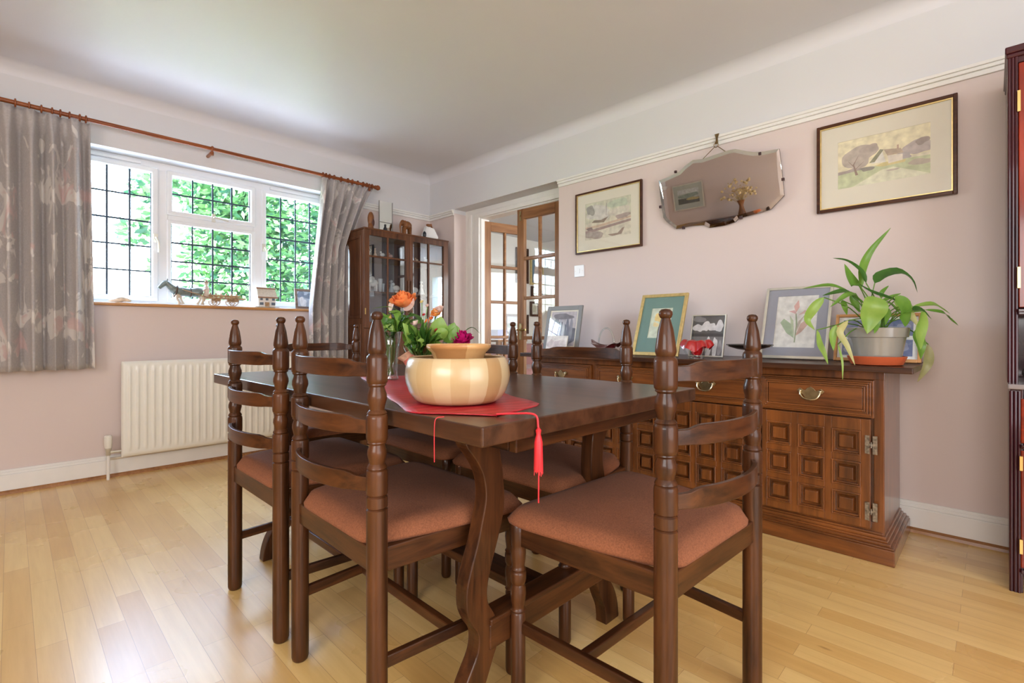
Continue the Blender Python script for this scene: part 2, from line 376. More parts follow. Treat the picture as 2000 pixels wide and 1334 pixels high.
# window of the left wall
wr = thing('window_1', (WX-.16, 1.05, wz0), None, None); wr['kind'] = 'structure'
fx0, fx1 = WX-.20, WX-.13
fr = MB(); mulls = [(.12, .19), (.70, .775), (1.33, 1.40), (1.91, 1.98)]
for a, b in mulls: fr.box((fx0, a, 1.10), (fx1, b, 2.09))
fr.box((fx0, .12, 1.10), (fx1, 1.98, 1.135)).box((fx0, .12, 2.03), (fx1, 1.98, 2.09)).box((fx0, .775, 1.70), (fx1, 1.33, 1.745))
mesh_obj('window_frame', fr, upvc, wr, bevel=.006)
def casement(name, y0, y1, z0, z1, cols, rows, bw=.035, x1=None):
    x1 = x1 or WX-.11; g = MB()
    g.box((fx0+.02, y0, z0), (x1, y0+bw, z1)).box((fx0+.02, y1-bw, z0), (x1, y1, z1)).box((fx0+.02, y0, z0), (x1, y1, z0+bw)).box((fx0+.02, y0, z1-bw), (x1, y1, z1))
    c = mesh_obj(name, g, upvc, wr, bevel=.008)
    a, b, p, q = y0+bw, y1-bw, z0+bw, z1-bw; X = WX-.145
    mesh_obj('pane', MB().box((X-.004, a-.01, p-.01), (X, b+.01, q+.01)), pane_m, c)
    l = MB()
    for k in range(1, cols): y = a+(b-a)*k/cols; l.box((X, y-.005, p), (X+.003, y+.005, q))
    for k in range(1, rows): z = p+(q-p)*k/rows; l.box((X, a, z-.005), (X+.0035, b, z+.005))
    for y in (a, b): l.box((X, y-.005, p), (X+.003, y+.005, q))
    mesh_obj('lead_lattice', l, lead, c)
    return c
casement('left_casement', .17, .715, 1.125, 2.045, 4, 5)
casement('fixed_light', .765, 1.34, 1.125, 1.705, 4, 4, .028, WX-.125)
casement('top_light', .765, 1.34, 1.735, 2.045, 4, 2, .032)
casement('right_casement', 1.385, 1.93, 1.125, 2.045, 4, 5)
def whandle(y, z, up):
    m = MB().box((WX-.112, y-.012, z-.03), (WX-.104, y+.012, z+.03))
    if up: m.tube([(WX-.10, y, z), (WX-.08, y, z), (WX-.075, y+.01, z-.03), (WX-.078, y+.012, z-.10)], .0075)
    else: m.tube([(WX-.10, y, z), (WX-.08, y, z), (WX-.075, y+.03, z-.004), (WX-.078, y+.09, z-.01)], .0075)
    return mesh_obj('window_handle', m, silver, wr, sm=True)
whandle(.70, 1.56, 1); whandle(1.40, 1.58, 1); whandle(1.05, 1.755, 0)
mesh_obj('trickle_vent', MB().box((WX-.13, .24, 2.052), (WX-.115, .62, 2.074)), upvc, wr, bevel=.003)
mesh_obj('trickle_vent', MB().box((WX-.13, 1.45, 2.052), (WX-.115, 1.84, 2.074)), upvc, wr, bevel=.003)
# sill board: white top with timber nosing
struct('trim_9', MB().box((WX-.13, wy0, 1.085), (WX, wy1, 1.103)), white)
struct('trim_10', MB().box((WX, wy0+.0, 1.083), (WX+.03, wy1, 1.103)), sill_m, bevel=.006)

# ------------------------------------------------------------------ door opening with a pair of glazed doors
fy = 3.06
df = MB().box((dx0, fy, 0), (-3.40, 3.10, dz)).box((-3.47, 3.04, 0), (-3.41, 3.06, 2.0)).box((-3.56, 3.045, 0), (-3.52, 3.06, 2.02))
df.box((dx0, fy, 1.975), (dx1, 3.10, dz)).box((-3.47, 3.04, 1.98), (dx1, 3.06, 2.02)).box((-2.415, fy, 0), (dx1, 3.10, dz))
df.box((-3.41, 3.06, 0), (-3.395, 3.16, 1.98)).box((-3.4, 3.06, 1.97), (-2.41, 3.16, 1.985))
struct('trim_11', df, white, bevel=.004)
def glazed_door(name, hinge, ang, W, flip, loc_label):
    # local x runs from the hinge to the free edge
    d = bpy.data.objects.new(name, None); COL.objects.link(d); d.location = (hinge[0], hinge[1], 0); d.rotation_euler = (0, 0, ang); d['kind'] = 'structure'
    T = .038; z0, z1 = .008, 1.955; st_ = .072; m = MB()
    m.box((0, 0, z0), (st_, T, z1)).box((W-st_, 0, z0), (W, T, z1)); f = mesh_obj('stile', m, doorw['z'], d, bevel=.003, world=False)
    m = MB().box((st_, .001, z1-.085), (W-st_, T-.001, z1)).box((st_, .001, z0), (W-st_, T-.001, .20)); mesh_obj('rail', m, doorw['x'], d, bevel=.003, world=False)
    rows = 5; a = .20; b = z1-.085; m = MB(); xm = W/2
    m.box((xm-.011, .004, a), (xm+.011, T-.004, b))
    for k in range(1, rows):
        z = a+(b-a)*k/rows; m.box((st_, .004, z-.013), (W-st_, T-.004, z+.013))
    mesh_obj('glazing_bars', m, doorw['x'], d, bevel=.005, world=False)
    for k in range(rows):
        for c in (0, 1):
            x0 = st_ if c == 0 else xm+.011; x1 = xm-.011 if c == 0 else W-st_
            mesh_obj('glass_pane', MB().box((x0, T/2-.002, a+(b-a)*k/rows+.012), (x1, T/2+.002, a+(b-a)*(k+1)/rows-.012)), pane_m, d, world=False)
    for z in (1.72, .25):
        mesh_obj('hinge', MB().box((-.012, T-.004 if flip else -.012, z-.045), (.012, T+.006 if flip else .002, z+.045)).lathe([(.006, z-.048), (.006, z+.048)], (-.003, T+.004 if flip else -.008, 0), 8), brass, d, world=False)
    return d
d1 = glazed_door('door_1', (-3.395, 3.10), math.radians(78), .47, True, '')
d2 = glazed_door('door_2', (-2.425, 3.075), math.radians(180+1.5), .475, False, '')
# furniture of the nearly closed leaf (its local y points to the camera side after the half turn)
W2 = .475
mesh_obj('lock_plate', MB().box((W2-.052, .038, .85), (W2-.022, .042, .99)), brass, d2, bevel=.002, world=False)
mesh_obj('lever_handle', MB().tube([(W2-.037, .042, .935), (W2-.037, .08, .935), (W2-.05, .086, .935), (W2-.135, .086, .935)], .0075).lathe([(.014, .042), (.014, .05)], (W2-.037, 0, .935), 12, 'y'), brassy, d2, sm=True, world=False)
mesh_obj('flush_bolt', MB().box((W2-.045, .038, 1.86), (W2-.028, .042, 1.94)).box((W2-.041, .042, 1.89), (W2-.032, .050, 1.905)), brass, d2, world=False)
mesh_obj('lever_handle', MB().tube([(.432, 0, .935), (.432, -.04, .935), (.42, -.045, .935), (.34, -.045, .935)], .0075), brass, d1, sm=True, world=False)

# ------------------------------------------------------------------ the room beyond the glazed doors
nf = struct('floor_next_room', MB().box((-5.6, 3.16, -.06), (2.6, 6.5, 0)), fabric('beige_carpet', (.60, .53, .44), (.70, .62, .53)))
struct('ceiling_next_room', MB().box((-5.6, 3.16, CZ), (2.6, 6.5, CZ+.1)), wallwhite)
struct('wall_next_room_left', MB().box((-5.7, 3.16, 0), (-5.5, 6.5, CZ)), nextwall)
struct('wall_next_room_right', MB().box((2.5, 3.16, 0), (2.6, 6.5, .72)).box((2.5, 3.16, 2.28), (2.6, 6.5, CZ)).box((2.5, 3.16, .72), (2.6, 3.48, 2.28)).box((2.5, 5.92, .72), (2.6, 6.5, 2.28)), nextwall)
struct('wall_next_room_back', MB().box((-5.6, 6.35, 0), (.25, 6.5, CZ)).box((1.35, 6.35, 0), (2.6, 6.5, CZ)).box((.25, 6.35, 0), (1.35, 6.5, .9)).box((.25, 6.35, 2.1), (1.35, 6.5, CZ)), nextwall)
struct('sky_block_next_room', MB().box((2.56, 3.45, .70), (2.58, 5.95, 2.30)), sky_block_m)  # added unseen sheet against sky light in the side opening
struct('wall_next_room_front', MB().box((-5.6, 3.14, 0), (-4.3, 3.16, CZ)), nextwall)

# ------------------------------------------------------------------ dining chairs
RP = .0228
post_prof = [(.0165,0),(.0205,.004),(.0225,.012),(RP,.05),(RP,.52),(RP,.527),(.0195,.530),(RP,.533),(RP,.551),(.0225,.5545),(.0195,.5575),(RP,.561),(.0232,.57),(.0232,.605),(.0222,.612),(.0195,.6145),(.0218,.617),(.0205,.621),
 (.0165,.627),(.0185,.636),(.0212,.647),(.0205,.656),(.0172,.665),(.0168,.668),(.0205,.672),(.0198,.6745),(.0222,.678),(.0232,.684),(.0232,.725),(.0222,.731),(.0195,.7335),(.0216,.736),(.0195,.739),(.0158,.743),
 (.0172,.752),(.0213,.766),(.0208,.776),(.0168,.788),(.0160,.793),(.0203,.797),(.0198,.8),(.0222,.803),(.0228,.81),(.0228,.854),(.0215,.8595),(.0185,.862),(.0170,.8645),(.0185,.867),(.0203,.873),(.0200,.88),(.0150,.915),(.0098,.934),(.0088,.938),(.0110,.940),(.0132,.9455),(.0126,.951),(.0085,.9555),(.0001,.957)]
leg_prof = [(.0135,0),(.0165,.004),(.0180,.012),(.0182,.218),(.0155,.222),(.0195,.227),(.0160,.2315),(.0158,.236),(.0180,.25),(.0196,.265),(.0188,.279),(.0158,.290),(.0188,.296),(.0200,.302),(.0200,.316),(.0192,.321),(.0165,.3235),(.0196,.3275),(.0165,.3315),
 (.0160,.336),(.0182,.352),(.0194,.366),(.0188,.376),(.0165,.384),(.0185,.389),(.0185,.438),(.017,.44)]
BS, FS, DP = .2115, .24, .385
def slat_bm(zc):
    m = MB(); L = BS-.004; n = 28; sag = .060; Rr = (L*L+sag*sag)/(2*sag); th = .011
    vs = []
    for i in range(n+1):
        x = -L+2*L*i/n; y = -(math.sqrt(Rr*Rr-x*x)-(Rr-sag)); nx, ny = x/Rr, -(math.sqrt(Rr*Rr-x*x))/Rr
        e = max(0, min(1, (abs(x)/L-.66)/.16)); e = e*e*(3-2*e)
        hi = zc+.0205-.0085*e; lo = zc-.0205+.002*e
        for s_ in (-.5, .5):
            for z in (lo, hi): vs.append((x+nx*th*s_, y+ny*th*s_, z))
    fs = []
    for i in range(n):
        a = i*4; b = a+4; fs += [(a, b, b+1, a+1), (a+3, b+3, b+2, a+2), (a+1, b+1, b+3, a+3), (a+2, b+2, b, a)]
    fs += [(0,1,3,2), (n*4+2, n*4+3, n*4+1, n*4)]
    return m.add(vs, fs)
def cushion_bm():
    m = MB(); y0, y1 = -.012, DP+.034; nu, nv = 26, 22
    def half(y): t = (y-y0)/(y1-y0); return (BS-.026)+(FS+.028-BS+.026)*min(1, t*1.25)**.7
    def P(u, v, side):
        y = y0+(y1-y0)*v; hw = half(y)*(1 if side else .985)
        # round the corners of the outline
        su, sv = 2*u-1, 2*v-1
        e = (abs(su)**14+abs(sv)**14)**(1/14) if (su or sv) else 0
        k = max(abs(su), abs(sv)); q = (k/e if e > 0 else 1)
        x = hw*su*q; yy = (y0+y1)/2+(y1-y0)/2*sv*q
        edge = max(abs(su), abs(sv)); dome = (1-edge**2)*.012; rnd = (1-max(0, (edge-.86)/.14)**2.4)
        return (x, yy, (.4765+dome-(1-rnd)*.026) if side else .441)
    m.grid(lambda u, v: P(u, v, 1), nu, nv); b = len(m.v); m.grid(lambda u, v: P(u, v, 0), nu, nv)
    W = nu+1
    ring = [i for i in range(W)]+[W*j+nu for j in range(1, nv+1)]+[W*nv+i for i in range(nu-1, -1, -1)]+[W*j for j in range(nv-1, 0, -1)]
    for a, c in zip(ring, ring[1:]+ring[:1]): m.f.append((a, b+a, b+c, c)); m.m.append(0)
    return m
def make_chair():
    t = thing('dining_chair', (0,0,0), 'x', 'chair', 'matching ladder-back dining chairs round the table')
    for s in (-1, 1):
        mesh_obj('back_post', MB().lathe(post_prof, (s*BS, 0, 0), 28), oak['z'], t, sm=True, world=False)
        mesh_obj('front_leg', MB().lathe(leg_prof, (s*FS, DP, 0), 24), oak['z'], t, sm=True, world=False)
        # side rail and side stretcher run from the back post to the front leg
        for z0, z1, th, nm in ((.386, .441, .010, 'seat_rail'), (.172, .200, .008, 'stretcher')):
            x0, x1 = s*(BS-.003), s*(FS-.002)
            m = MB().add([(x0-th,0,z0),(x0+th,0,z0),(x1+th,DP,z0),(x1-th,DP,z0),(x0-th,0,z1),(x0+th,0,z1),(x1+th,DP,z1),(x1-th,DP,z1)], [(0,3,2,1),(4,5,6,7),(0,1,5,4),(1,2,6,5),(2,3,7,6),(3,0,4,7)])
            mesh_obj(nm, m, oak['y'], t, bevel=.003, world=False)
    mesh_obj('seat_rail', MB().box((-BS, -.010, .386), (BS, .010, .441)), oak['x'], t, bevel=.003, world=False)
    mesh_obj('seat_rail', MB().box((-FS, DP-.010, .386), (FS, DP+.010, .441)), oak['x'], t, bevel=.003, world=False)
    mesh_obj('stretcher', MB().box((-BS-.012, .188, .172), (BS+.012, .208, .198)), oak['x'], t, bevel=.003, world=False)
    for zc in (.583, .708, .833): mesh_obj('back_slat', slat_bm(zc), oak['x'], t, sm=True, bevel=.0015, world=False)
    mesh_obj('seat_cushion', cushion_bm(), seat_m, t, sm='all', world=False)
    return t
chair0 = make_chair()
CH = [((-1.716,.560), 0, 'dark oak ladder-back chair on the window side of the table, nearer the radiator'),
      ((-1.169,.562), -1, 'dark oak ladder-back chair on the window side, right in front of the wooden bowl'),
      ((-.4455,1.103), 87.4, 'dark oak ladder-back chair at the near head of the table, largest seat in view'),
      ((-1.139,1.525), 180, 'dark oak ladder-back chair between table and sideboard, in front of the grey photo frame'),
      ((-1.700,1.525), 180, 'dark oak ladder-back chair between table and glazed doors, half hidden behind the wooden bowl'),
      ((-2.587,1.164), -90, 'dark oak ladder-back chair at the far head of the table, before the china cabinet')]
for i, ((x, y), a, lab) in enumerate(CH):
    c = chair0 if i == 0 else copy_tree(chair0)
    c.location = (x, y, 0); c.rotation_euler = (0, 0, math.radians(a)); c['label'] = lab

# ------------------------------------------------------------------ dining table
TX0, TX1, TY0, TY1, TZ = -2.315, -.655, .592, 1.478, .740
TC = 1.035
tb = thing('dining_table', (-1.485, TC, 0), 'dark oak refectory dining table on shaped trestle legs', 'table')
mesh_obj('tabletop', MB().box((TX0, TY0, TZ-.038), (TX1, TY1, TZ)), tabletop_m, tb, bevel=.004, seg=3)
mesh_obj('apron', MB().box((-.722, .727, .662), (-.700, 1.343, .7015)), oak['y'], tb, bevel=.003)
mesh_obj('apron', MB().box((TX0+.045, .727, .662), (TX0+.067, 1.343, .7015)), oak['y'], tb, bevel=.003)
for y in (.727, 1.321): mesh_obj('apron', MB().box((TX0+.067, y, .662), (-.722, y+.022, .7015)), oak['x'], tb, bevel=.003)
outer = [(.728,.700),(.728,.655),(.742,.634),(.760,.612),(.780,.578),(.789,.545),(.790,.512),(.781,.472),(.763,.410),(.742,.356),(.732,.322),(.730,.295),(.733,.265),(.748,.232),(.762,.212),(.768,.195),(.767,.170),(.759,.148),(.742,.122),(.722,.090),(.708,.050),(.702,.012),(.702,0)]
inner = [(.772,0),(.772,.02),(.779,.055),(.796,.088),(.815,.128),(.827,.152),(.830,.185),(.826,.216),(.814,.239),(.800,.262),(.795,.285),(.797,.310),(.808,.351),(.828,.402),(.845,.452),(.852,.490),(.851,.530),(.846,.578),(.838,.622),(.834,.650),(.834,.700)]
leg_poly = [(p.x, p.y) for p in smooth([(a, b, 0) for a, b in outer], 60)]+[(p.x, p.y) for p in smooth([(a, b, 0) for a, b in inner], 56)]
for xf0 in (-.86, -2.07):
    for s in (0, 1):
        poly = leg_poly if s == 0 else [(2*TC-y, z) for y, z in leg_poly]
        mesh_obj('leg', MB().prism(poly, xf0-.040, xf0, 'x'), oak['z'], tb, bevel=.0025)
    mesh_obj('trestle_beam', MB().box((xf0-.048, .80, .152), (xf0+.004, 1.27, .212)).box((xf0-.052, .80, .212), (xf0+.008, 1.27, .226)), oak['y'], tb, bevel=.003)
mesh_obj('stretcher', MB().box((-2.10, TC-.045, .185), (-.86, TC+.045, .212)), oak['x'], tb, bevel=.003)

# ------------------------------------------------------------------ sideboard
sx0, sx1, sy0, sy1 = -2.142, -.310, 2.440, 2.885
sb = thing('sideboard', (-1.226, 2.66, 0), 'long carved oak sideboard with brass handles below the picture wall', 'sideboard')
mesh_obj('worktop', MB().box((-2.238, 2.360, .754), (-.214, 2.896, .778)), oak['x'], sb, bevel=.003)
mesh_obj('carcass', MB().box((sx0, sy0+.012, .06), (sx1, sy1, .756)), sbw['z'], sb, bevel=.002)
m = MB()
divs = [-.785-.458*k for k in range(3)]
for x in divs: m.box((x-.014, sy0, .10), (x+.014, sy0+.02, .73))
m.box((-.345, sy0, .10), (sx1, sy0+.02, .756)).box((sx0, sy0, .10), (sx0+.02, sy0+.02, .756)).box((sx0, sy0, .72), (sx1, sy0+.02, .756)).box((sx0, sy0, .09), (sx1, sy0+.02, .145))
mesh_obj('face_frame', m, sbw['z'], sb, bevel=.0025)
m = MB()   # stepped plinth, wider than the body on the front and both ends
for d, z0, z1 in ((.050, 0, .062), (.046, .062, .070), (.036, .070, .080), (.026, .080, .088), (.018, .088, .100), (.008, .100, .108)):
    m.box((sx0-d+.012, sy0-d, z0), (sx1+d-.012, sy1, z1))
mesh_obj('plinth', m, sbw['x'], sb, bevel=.003)
def ring_box(m, x0, x1, z0, z1, wd, yf, yb, mi=0):
    # rectangular moulding ring lying on the front
    m.box((x0, yf, z0), (x0+wd, yb, z1), mi).box((x1-wd, yf, z0), (x1, yb, z1), mi).box((x0+wd, yf, z0), (x1-wd, yb, z0+wd), mi).box((x0+wd, yf, z1-wd), (x1-wd, yb, z1), mi)
def carved_door(c):
    x0, x1 = c-.203, c+.203; z0, z1 = .122, .560; yF = sy0-.022; m = MB()
    m.box((x0, sy0-.002, z0), (x1, sy0+.01, z1))
    cx = [c-.133, c-.006, c+.121]; cz = [.205, .332, .461]; h = .0505
    gx = [x0]+[q for a in cx for q in (a-h, a+h)]+[x1]; gz = [z0]+[q for a in cz for q in (a-h, a+h)]+[z1]
    for i in range(0, len(gx), 2): m.box((gx[i], yF, z0), (gx[i+1], sy0, z1))
    for j in range(0, len(gz), 2):
        for i in range(1, len(gx)-1, 2): m.box((gx[i], yF, gz[j]), (gx[i+1], sy0, gz[j+1]))
    for a in cx:
        for b in cz:
            ring_box(m, a-h, a+h, b-h, b+h, .005, yF-.005, sy0); ring_box(m, a-h+.005, a+h-.005, b-h+.005, b+h-.005, .006, yF+.004, sy0)
            m.frustum((a-.0310, sy0-.002, b-.0310), (a+.0310, yF+.001, b+.0310), .0065, 1)
            m.box((a-.0235, yF-.002, b-.0235), (a+.0235, yF+.003, b+.0235))
    d = mesh_obj('carved_door', m, sbw['z'], sb, bevel=.0022); return d
def hhinge(parent, x, z):
    m = MB(); y = sy0-.0255
    for s in (-1, 1):
        X = x+s*.013; m.box((X-.0065, y, z-.035), (X+.0065, y+.005, z+.035)); 
        ring_box(m, X-.0068, X+.0068, z-.036, z+.036, .002, y-.0012, y+.002)
    m.box((x-.008, y-.001, z-.004), (x+.008, y+.004, z+.004)).lathe([(.003, z-.012), (.003, z+.012)], (x, y, 0), 8)
    mesh_obj('hinge', m, pewter, parent)
def bail(parent, x, z):
    y = sy0-.026
    plate = [(-.052,.012),(-.040,.022),(-.030,.016),(-.020,.012),(-.012,.022),(0,.030),(.012,.022),(.020,.012),(.030,.016),(.040,.022),(.052,.012),(.044,.002),(.030,-.004),(.020,-.020),(.006,-.026),(0,-.032),(-.006,-.026),(-.020,-.020),(-.030,-.004),(-.044,.002)]
    h = mesh_obj('handle', MB().prism([(x+a, z+b) for a, b in plate], y+.0015, y+.005, 'y'), brass, parent, bevel=.0008)
    mesh_obj('bail', MB().tube(smooth([(x-.038, y-.004, z+.010), (x-.036, y-.010, z-.004), (x-.024, y-.014, z-.020), (x, y-.015, z-.025), (x+.024, y-.014, z-.020), (x+.036, y-.010, z-.004), (x+.038, y-.004, z+.010)], 20), .0036).ball((x-.038, y-.003, z+.011), .006).ball((x+.038, y-.003, z+.011), .006), silverbrass, h, sm=True)
def ringpull(parent, x, z):
    y = sy0-.024
    mesh_obj('ring_pull', MB().box((x-.009, y, z-.02), (x+.009, y+.004, z+.02)).tube([(x+.009*math.cos(t*PI/8), y-.005, z-.008+.012*math.sin(t*PI/8)) for t in range(16)], .0022, closed=True), pewter, parent, sm=True)
for k in range(4):
    c = -.556-.458*k
    dr = MB(); x0, x1, z0, z1 = c-.213, c+.213, .566, .717
    dr.box((x0, sy0-.010, z0), (x1, sy0+.008, z1))
    for q, yy in ((0, -.0135), (.009, -.017), (.018, -.0205), (.027, -.024)):
        ring_box(dr, x0+q, x1-q, z0+q*.9, z1-q*.9, .007, sy0+yy, sy0)
    dr.box((x0+.036, sy0-.020, z0+.033), (x1-.036, sy0, z1-.033))
    d = mesh_obj('drawer', dr, sbw['x'], sb, bevel=.0022); bail(d, c-.008, .648)
    cdoor = carved_door(c)
    if k in (0, 2): hx = c+.220 if k == 0 else c+.214; hhinge(cdoor, c+.206, .460); hhinge(cdoor, c+.206, .192); ringpull(cdoor, c-.214+.0, .335)
    else: hhinge(cdoor, c-.206, .460); hhinge(cdoor, c-.206, .192); ringpull(cdoor, c+.196, .335)

# ------------------------------------------------------------------ china cabinet in the corner
kx, ky0, ky1, kz = -3.62, 1.997, 2.850, 1.752
cb = thing('china_cabinet', (-3.80, 2.42, 0), 'tall glazed walnut china cabinet in the corner beside the doorway', 'cabinet')
m = MB().box((WX+.035, ky0, .06), (kx-.02, ky0+.02, kz)).box((WX+.035, ky1-.02, .06), (kx-.02, ky1, kz)).box((WX+.035, ky0+.02, .06), (kx-.02, ky1-.02, .09)).box((WX+.035, ky0+.02, kz-.02), (kx-.02, ky1-.02, kz))
m.box((WX+.035, ky0-.005, 0), (kx, ky1+.005, .07)).box((WX+.035, ky0+.02, .93), (kx-.02, ky1-.02, .95))
mesh_obj('carcass', m, cabw['z'], cb, bevel=.003)
mesh_obj('cornice', MB().box((WX+.035, ky0-.006, kz), (kx+.004, ky1+.006, kz+.014)), cabw['y'], cb, bevel=.004)
m = MB(); X0, X1 = WX+.07, kx-.05   # framed side panel
for a, b in ((.10, .98), (1.03, kz-.05)): m.box((X0, ky0-.006, a), (X0+.03, ky0, b)).box((X1-.03, ky0-.006, a), (X1, ky0, b)).box((X0+.03, ky0-.006, a), (X1-.03, ky0, a+.02)).box((X0+.03, ky0-.006, b-.02), (X1-.03, ky0, b))
mesh_obj('side_moulding', m, cabw['z'], cb, bevel=.003)
mesh_obj('back_panel', MB().box((WX+.036, ky0+.02, .95), (WX+.046, ky1-.02, kz-.02)), plain('dark_cabinet_lining', (.035, .038, .06), .6), cb)
for z in (1.247, 1.537):
    mesh_obj('shelf', MB().box((WX+.05, ky0+.02, z-.006), (kx-.03, ky1-.02, z+.006)), cabw['y'], cb)
def cabdoor(y0, y1, gy0, gy1, mun, hy):
    d = mesh_obj('glazed_door', MB().box((kx-.02, y0, .95), (kx, gy0, kz)).box((kx-.02, gy1, .95), (kx, y1, kz)).box((kx-.02, gy0, 1.706), (kx, gy1, kz)).box((kx-.02, gy0, .95), (kx, gy1, 1.0))
        .box((kx-.012, mun-.007, 1.0), (kx-.002, mun+.007, 1.706)).box((kx-.012, gy0, 1.530), (kx-.002, gy1, 1.543)), cabw['z'], cb, bevel=.002)
    mesh_obj('glass', MB().box((kx-.014, gy0-.004, .996), (kx-.012, gy1+.004, 1.71)), cabglass, d)
    mesh_obj('handle', MB().box((kx, hy-.006, 1.20), (kx+.012, hy+.006, 1.36)), cabw['z'], d, bevel=.003)
ym = 2.425
cabdoor(ky0, ym-.001, 2.042, 2.388, 2.214, ym-.016); cabdoor(ym+.001, ky1, 2.463, 2.795, 2.632, ym+.016)
for y0, y1 in ((ky0, ym-.001), (ym+.001, ky1)):
    m = MB().box((kx-.02, y0, .08), (kx-.003, y1, .945)); ring_box2 = [(kx-.003, y0, .08, y1, .945)]
    for a, b, c_, d_ in ((y0, y0+.05, .08, .945), (y1-.05, y1, .08, .945), (y0+.05, y1-.05, .08, .14), (y0+.05, y1-.05, .885, .945)): m.box((kx-.003, a, c_), (kx+.001, b, d_))
    mesh_obj('cupboard_door', m, cabw['z'], cb, bevel=.002)
mesh_obj('hinge', MB().box((kx, ky0+.004, 1.06), (kx+.004, ky0+.012, 1.11)), brassy, cb)

# ------------------------------------------------------------------ mahogany display bureau at the right edge
bu = thing('display_bureau', (.62, 2.7, 0), 'tall red mahogany display unit at the right edge of the room', 'cabinet')
m = MB().box((.043, 2.475, 0), (.075, 2.905, .712)).box((1.165, 2.475, 0), (1.197, 2.905, .712)).box((.075, 2.50, .05), (1.165, 2.905, .08)).box((.075, 2.50, .69), (1.165, 2.905, .712)).box((.075, 2.89, .08), (1.165, 2.905, .69))
mesh_obj('base_carcass', m, mahd, bu, bevel=.002)
m = MB()
for k, x in enumerate((.045, .055, .064)): m.tube([(x, 2.472, 0), (x, 2.472, .705)], .0052, 8)
mesh_obj('reeded_edge', m, mahd, bu, sm=True)
mesh_obj('base_top', MB().box((.036, 2.455, .712), (1.205, 2.905, .730)), plain('polished_dark_top', (.25, .22, .22), .12, coat=.8), bu, bevel=.004)
m = MB().box((.037, 2.53, .730), (.062, 2.905, 1.922)).box((1.178, 2.53, .730), (1.203, 2.905, 1.922)).box((.062, 2.53, 1.88), (1.178, 2.905, 1.922)).box((.062, 2.89, .73), (1.178, 2.905, 1.88)).box((.062, 2.54, .975), (1.178, 2.905, .995))
mesh_obj('upper_carcass', m, mahd, bu, bevel=.002)
m = MB()
for x in (.041, .050, .059): m.tube([(x, 2.528, .73), (x, 2.528, 1.90)], .0050, 8)
mesh_obj('reeded_edge', m, mahd, bu, sm=True)
mesh_obj('cornice', MB().box((.030, 2.515, 1.915), (1.21, 2.905, 1.94)).box((.034, 2.52, 1.90), (1.206, 2.905, 1.915)), mahd, bu, bevel=.004)
for x0, x1 in ((.0645, .62), (.624, 1.174)):
    d = mesh_obj('upper_door', MB().box((x0, 2.522, 1.0), (x1, 2.54, 1.875)), mah['z'], bu, bevel=.003)
    for z in (1.70, 1.07): mesh_obj('hinge', MB().box((x0-.003, 2.516, z), (x0+.005, 2.522, z+.075)), brassy, d)
    d = mesh_obj('lower_door', MB().box((x0+.004, 2.466, .09), (x1-.004, 2.486, .50)), mah['z'], bu, bevel=.003)
    for z in (.14, .43): mesh_obj('hinge', MB().box((x0+.001, 2.460, z), (x0+.009, 2.466, z+.05)), brassy, d)
    mesh_obj('drawer', MB().box((x0+.004, 2.466, .525), (x1-.004, 2.486, .68)), mah['x'], bu, bevel=.003)
mesh_obj('moulding', MB().box((.070, 2.462, .505), (1.17, 2.475, .512)).box((.070, 2.458, .512), (1.17, 2.475, .519)).box((.070, 2.462, .072), (1.17, 2.475, .084)).box((.064, 2.518, .975), (1.178, 2.53, .985)).box((.064, 2.514, .985), (1.178, 2.53, .995)), mahd, bu, bevel=.002)
o = thing('ornamental_vase', (.122, 2.60, .730), 'grey silver patterned vase on the mahogany unit, cut by the right edge', 'vase')
mesh_obj('vase_body', MB().lathe([(.022,0),(.026,.004),(.040,.012),(.048,.030),(.046,.045),(.036,.060),(.018,.072),(.010,.082),(.012,.092),(.020,.104),(.012,.100)], (0,0,0), 24), plain('hammered_silver', (.42, .45, .43), .25, .7, var=.5, vs=60, bmp=.6), o, sm=True, world=False)

# ------------------------------------------------------------------ curtains, pole, radiator
def curtain(name, yL, yR, z0, z1, n, label, seed):
    rnd = random.Random(seed); ph = [rnd.uniform(-.5, .5) for _ in range(40)]; am = [rnd.uniform(.7, 1.25) for _ in range(40)]
    nu, nv = n*14, 40
    def P(u, v):
        z = z1+(z0-z1)*v; a, b = yL(v), yR(v)
        q = u*n; k = int(q); d = math.sin(2*PI*q+ph[k % 40]*.8*math.sin(PI*(q-k)))
        A = .052*am[k % 40]*(1 if v > .09 else .35+.65*v/.09)
        sharp = d*abs(d)**.25
        x = -3.880+A*sharp+(0 if v > .08 else .008*math.sin(6*PI*q))
        return (x, a+(b-a)*u+.006*math.sin(2*PI*q*2+1)*(v), z)
    o = mesh_obj(name, MB().grid(P, nu, nv), curtain_m, sm='all')
    s = o.modifiers.new('cloth', 'SOLIDIFY'); s.thickness = .002
    return tag(o, label, 'curtain')
curtain('curtain', lambda v: -.78, lambda v: .335+.018*v, .694, 2.168, 12, 'grey floral pleated curtain at the left end of the window, mostly full width', 3)
curtain('curtain', lambda v: 1.765-.11*min(1, v*1.4), lambda v: 2.225-.24*min(1, v*2.6)**.8, .694, 2.168, 5, 'grey floral pleated curtain gathered between window and china cabinet', 5)
cp = thing('curtain_pole', (-3.885, 1.0, 2.19), 'reddish brown wooden curtain pole with rings above the window', 'curtain pole')
mesh_obj('pole', MB().tube([(-3.885, -.9, 2.19), (-3.885, 2.25, 2.19)], .0125, 14), pole_m, cp, sm=True)
mesh_obj('finial', MB().lathe([(.0125,0),(.019,.006),(.012,.012),(.020,.020),(.024,.032),(.020,.044),(.006,.050)], (-3.885, 2.245, 2.19), 16, 'y') if False else MB().ball((-3.885, 2.272, 2.19), .022, sc=(1,1.1,1)).ball((-3.885, 2.247, 2.19), .018, sc=(1,.4,1)), pole_m, cp, sm=True)
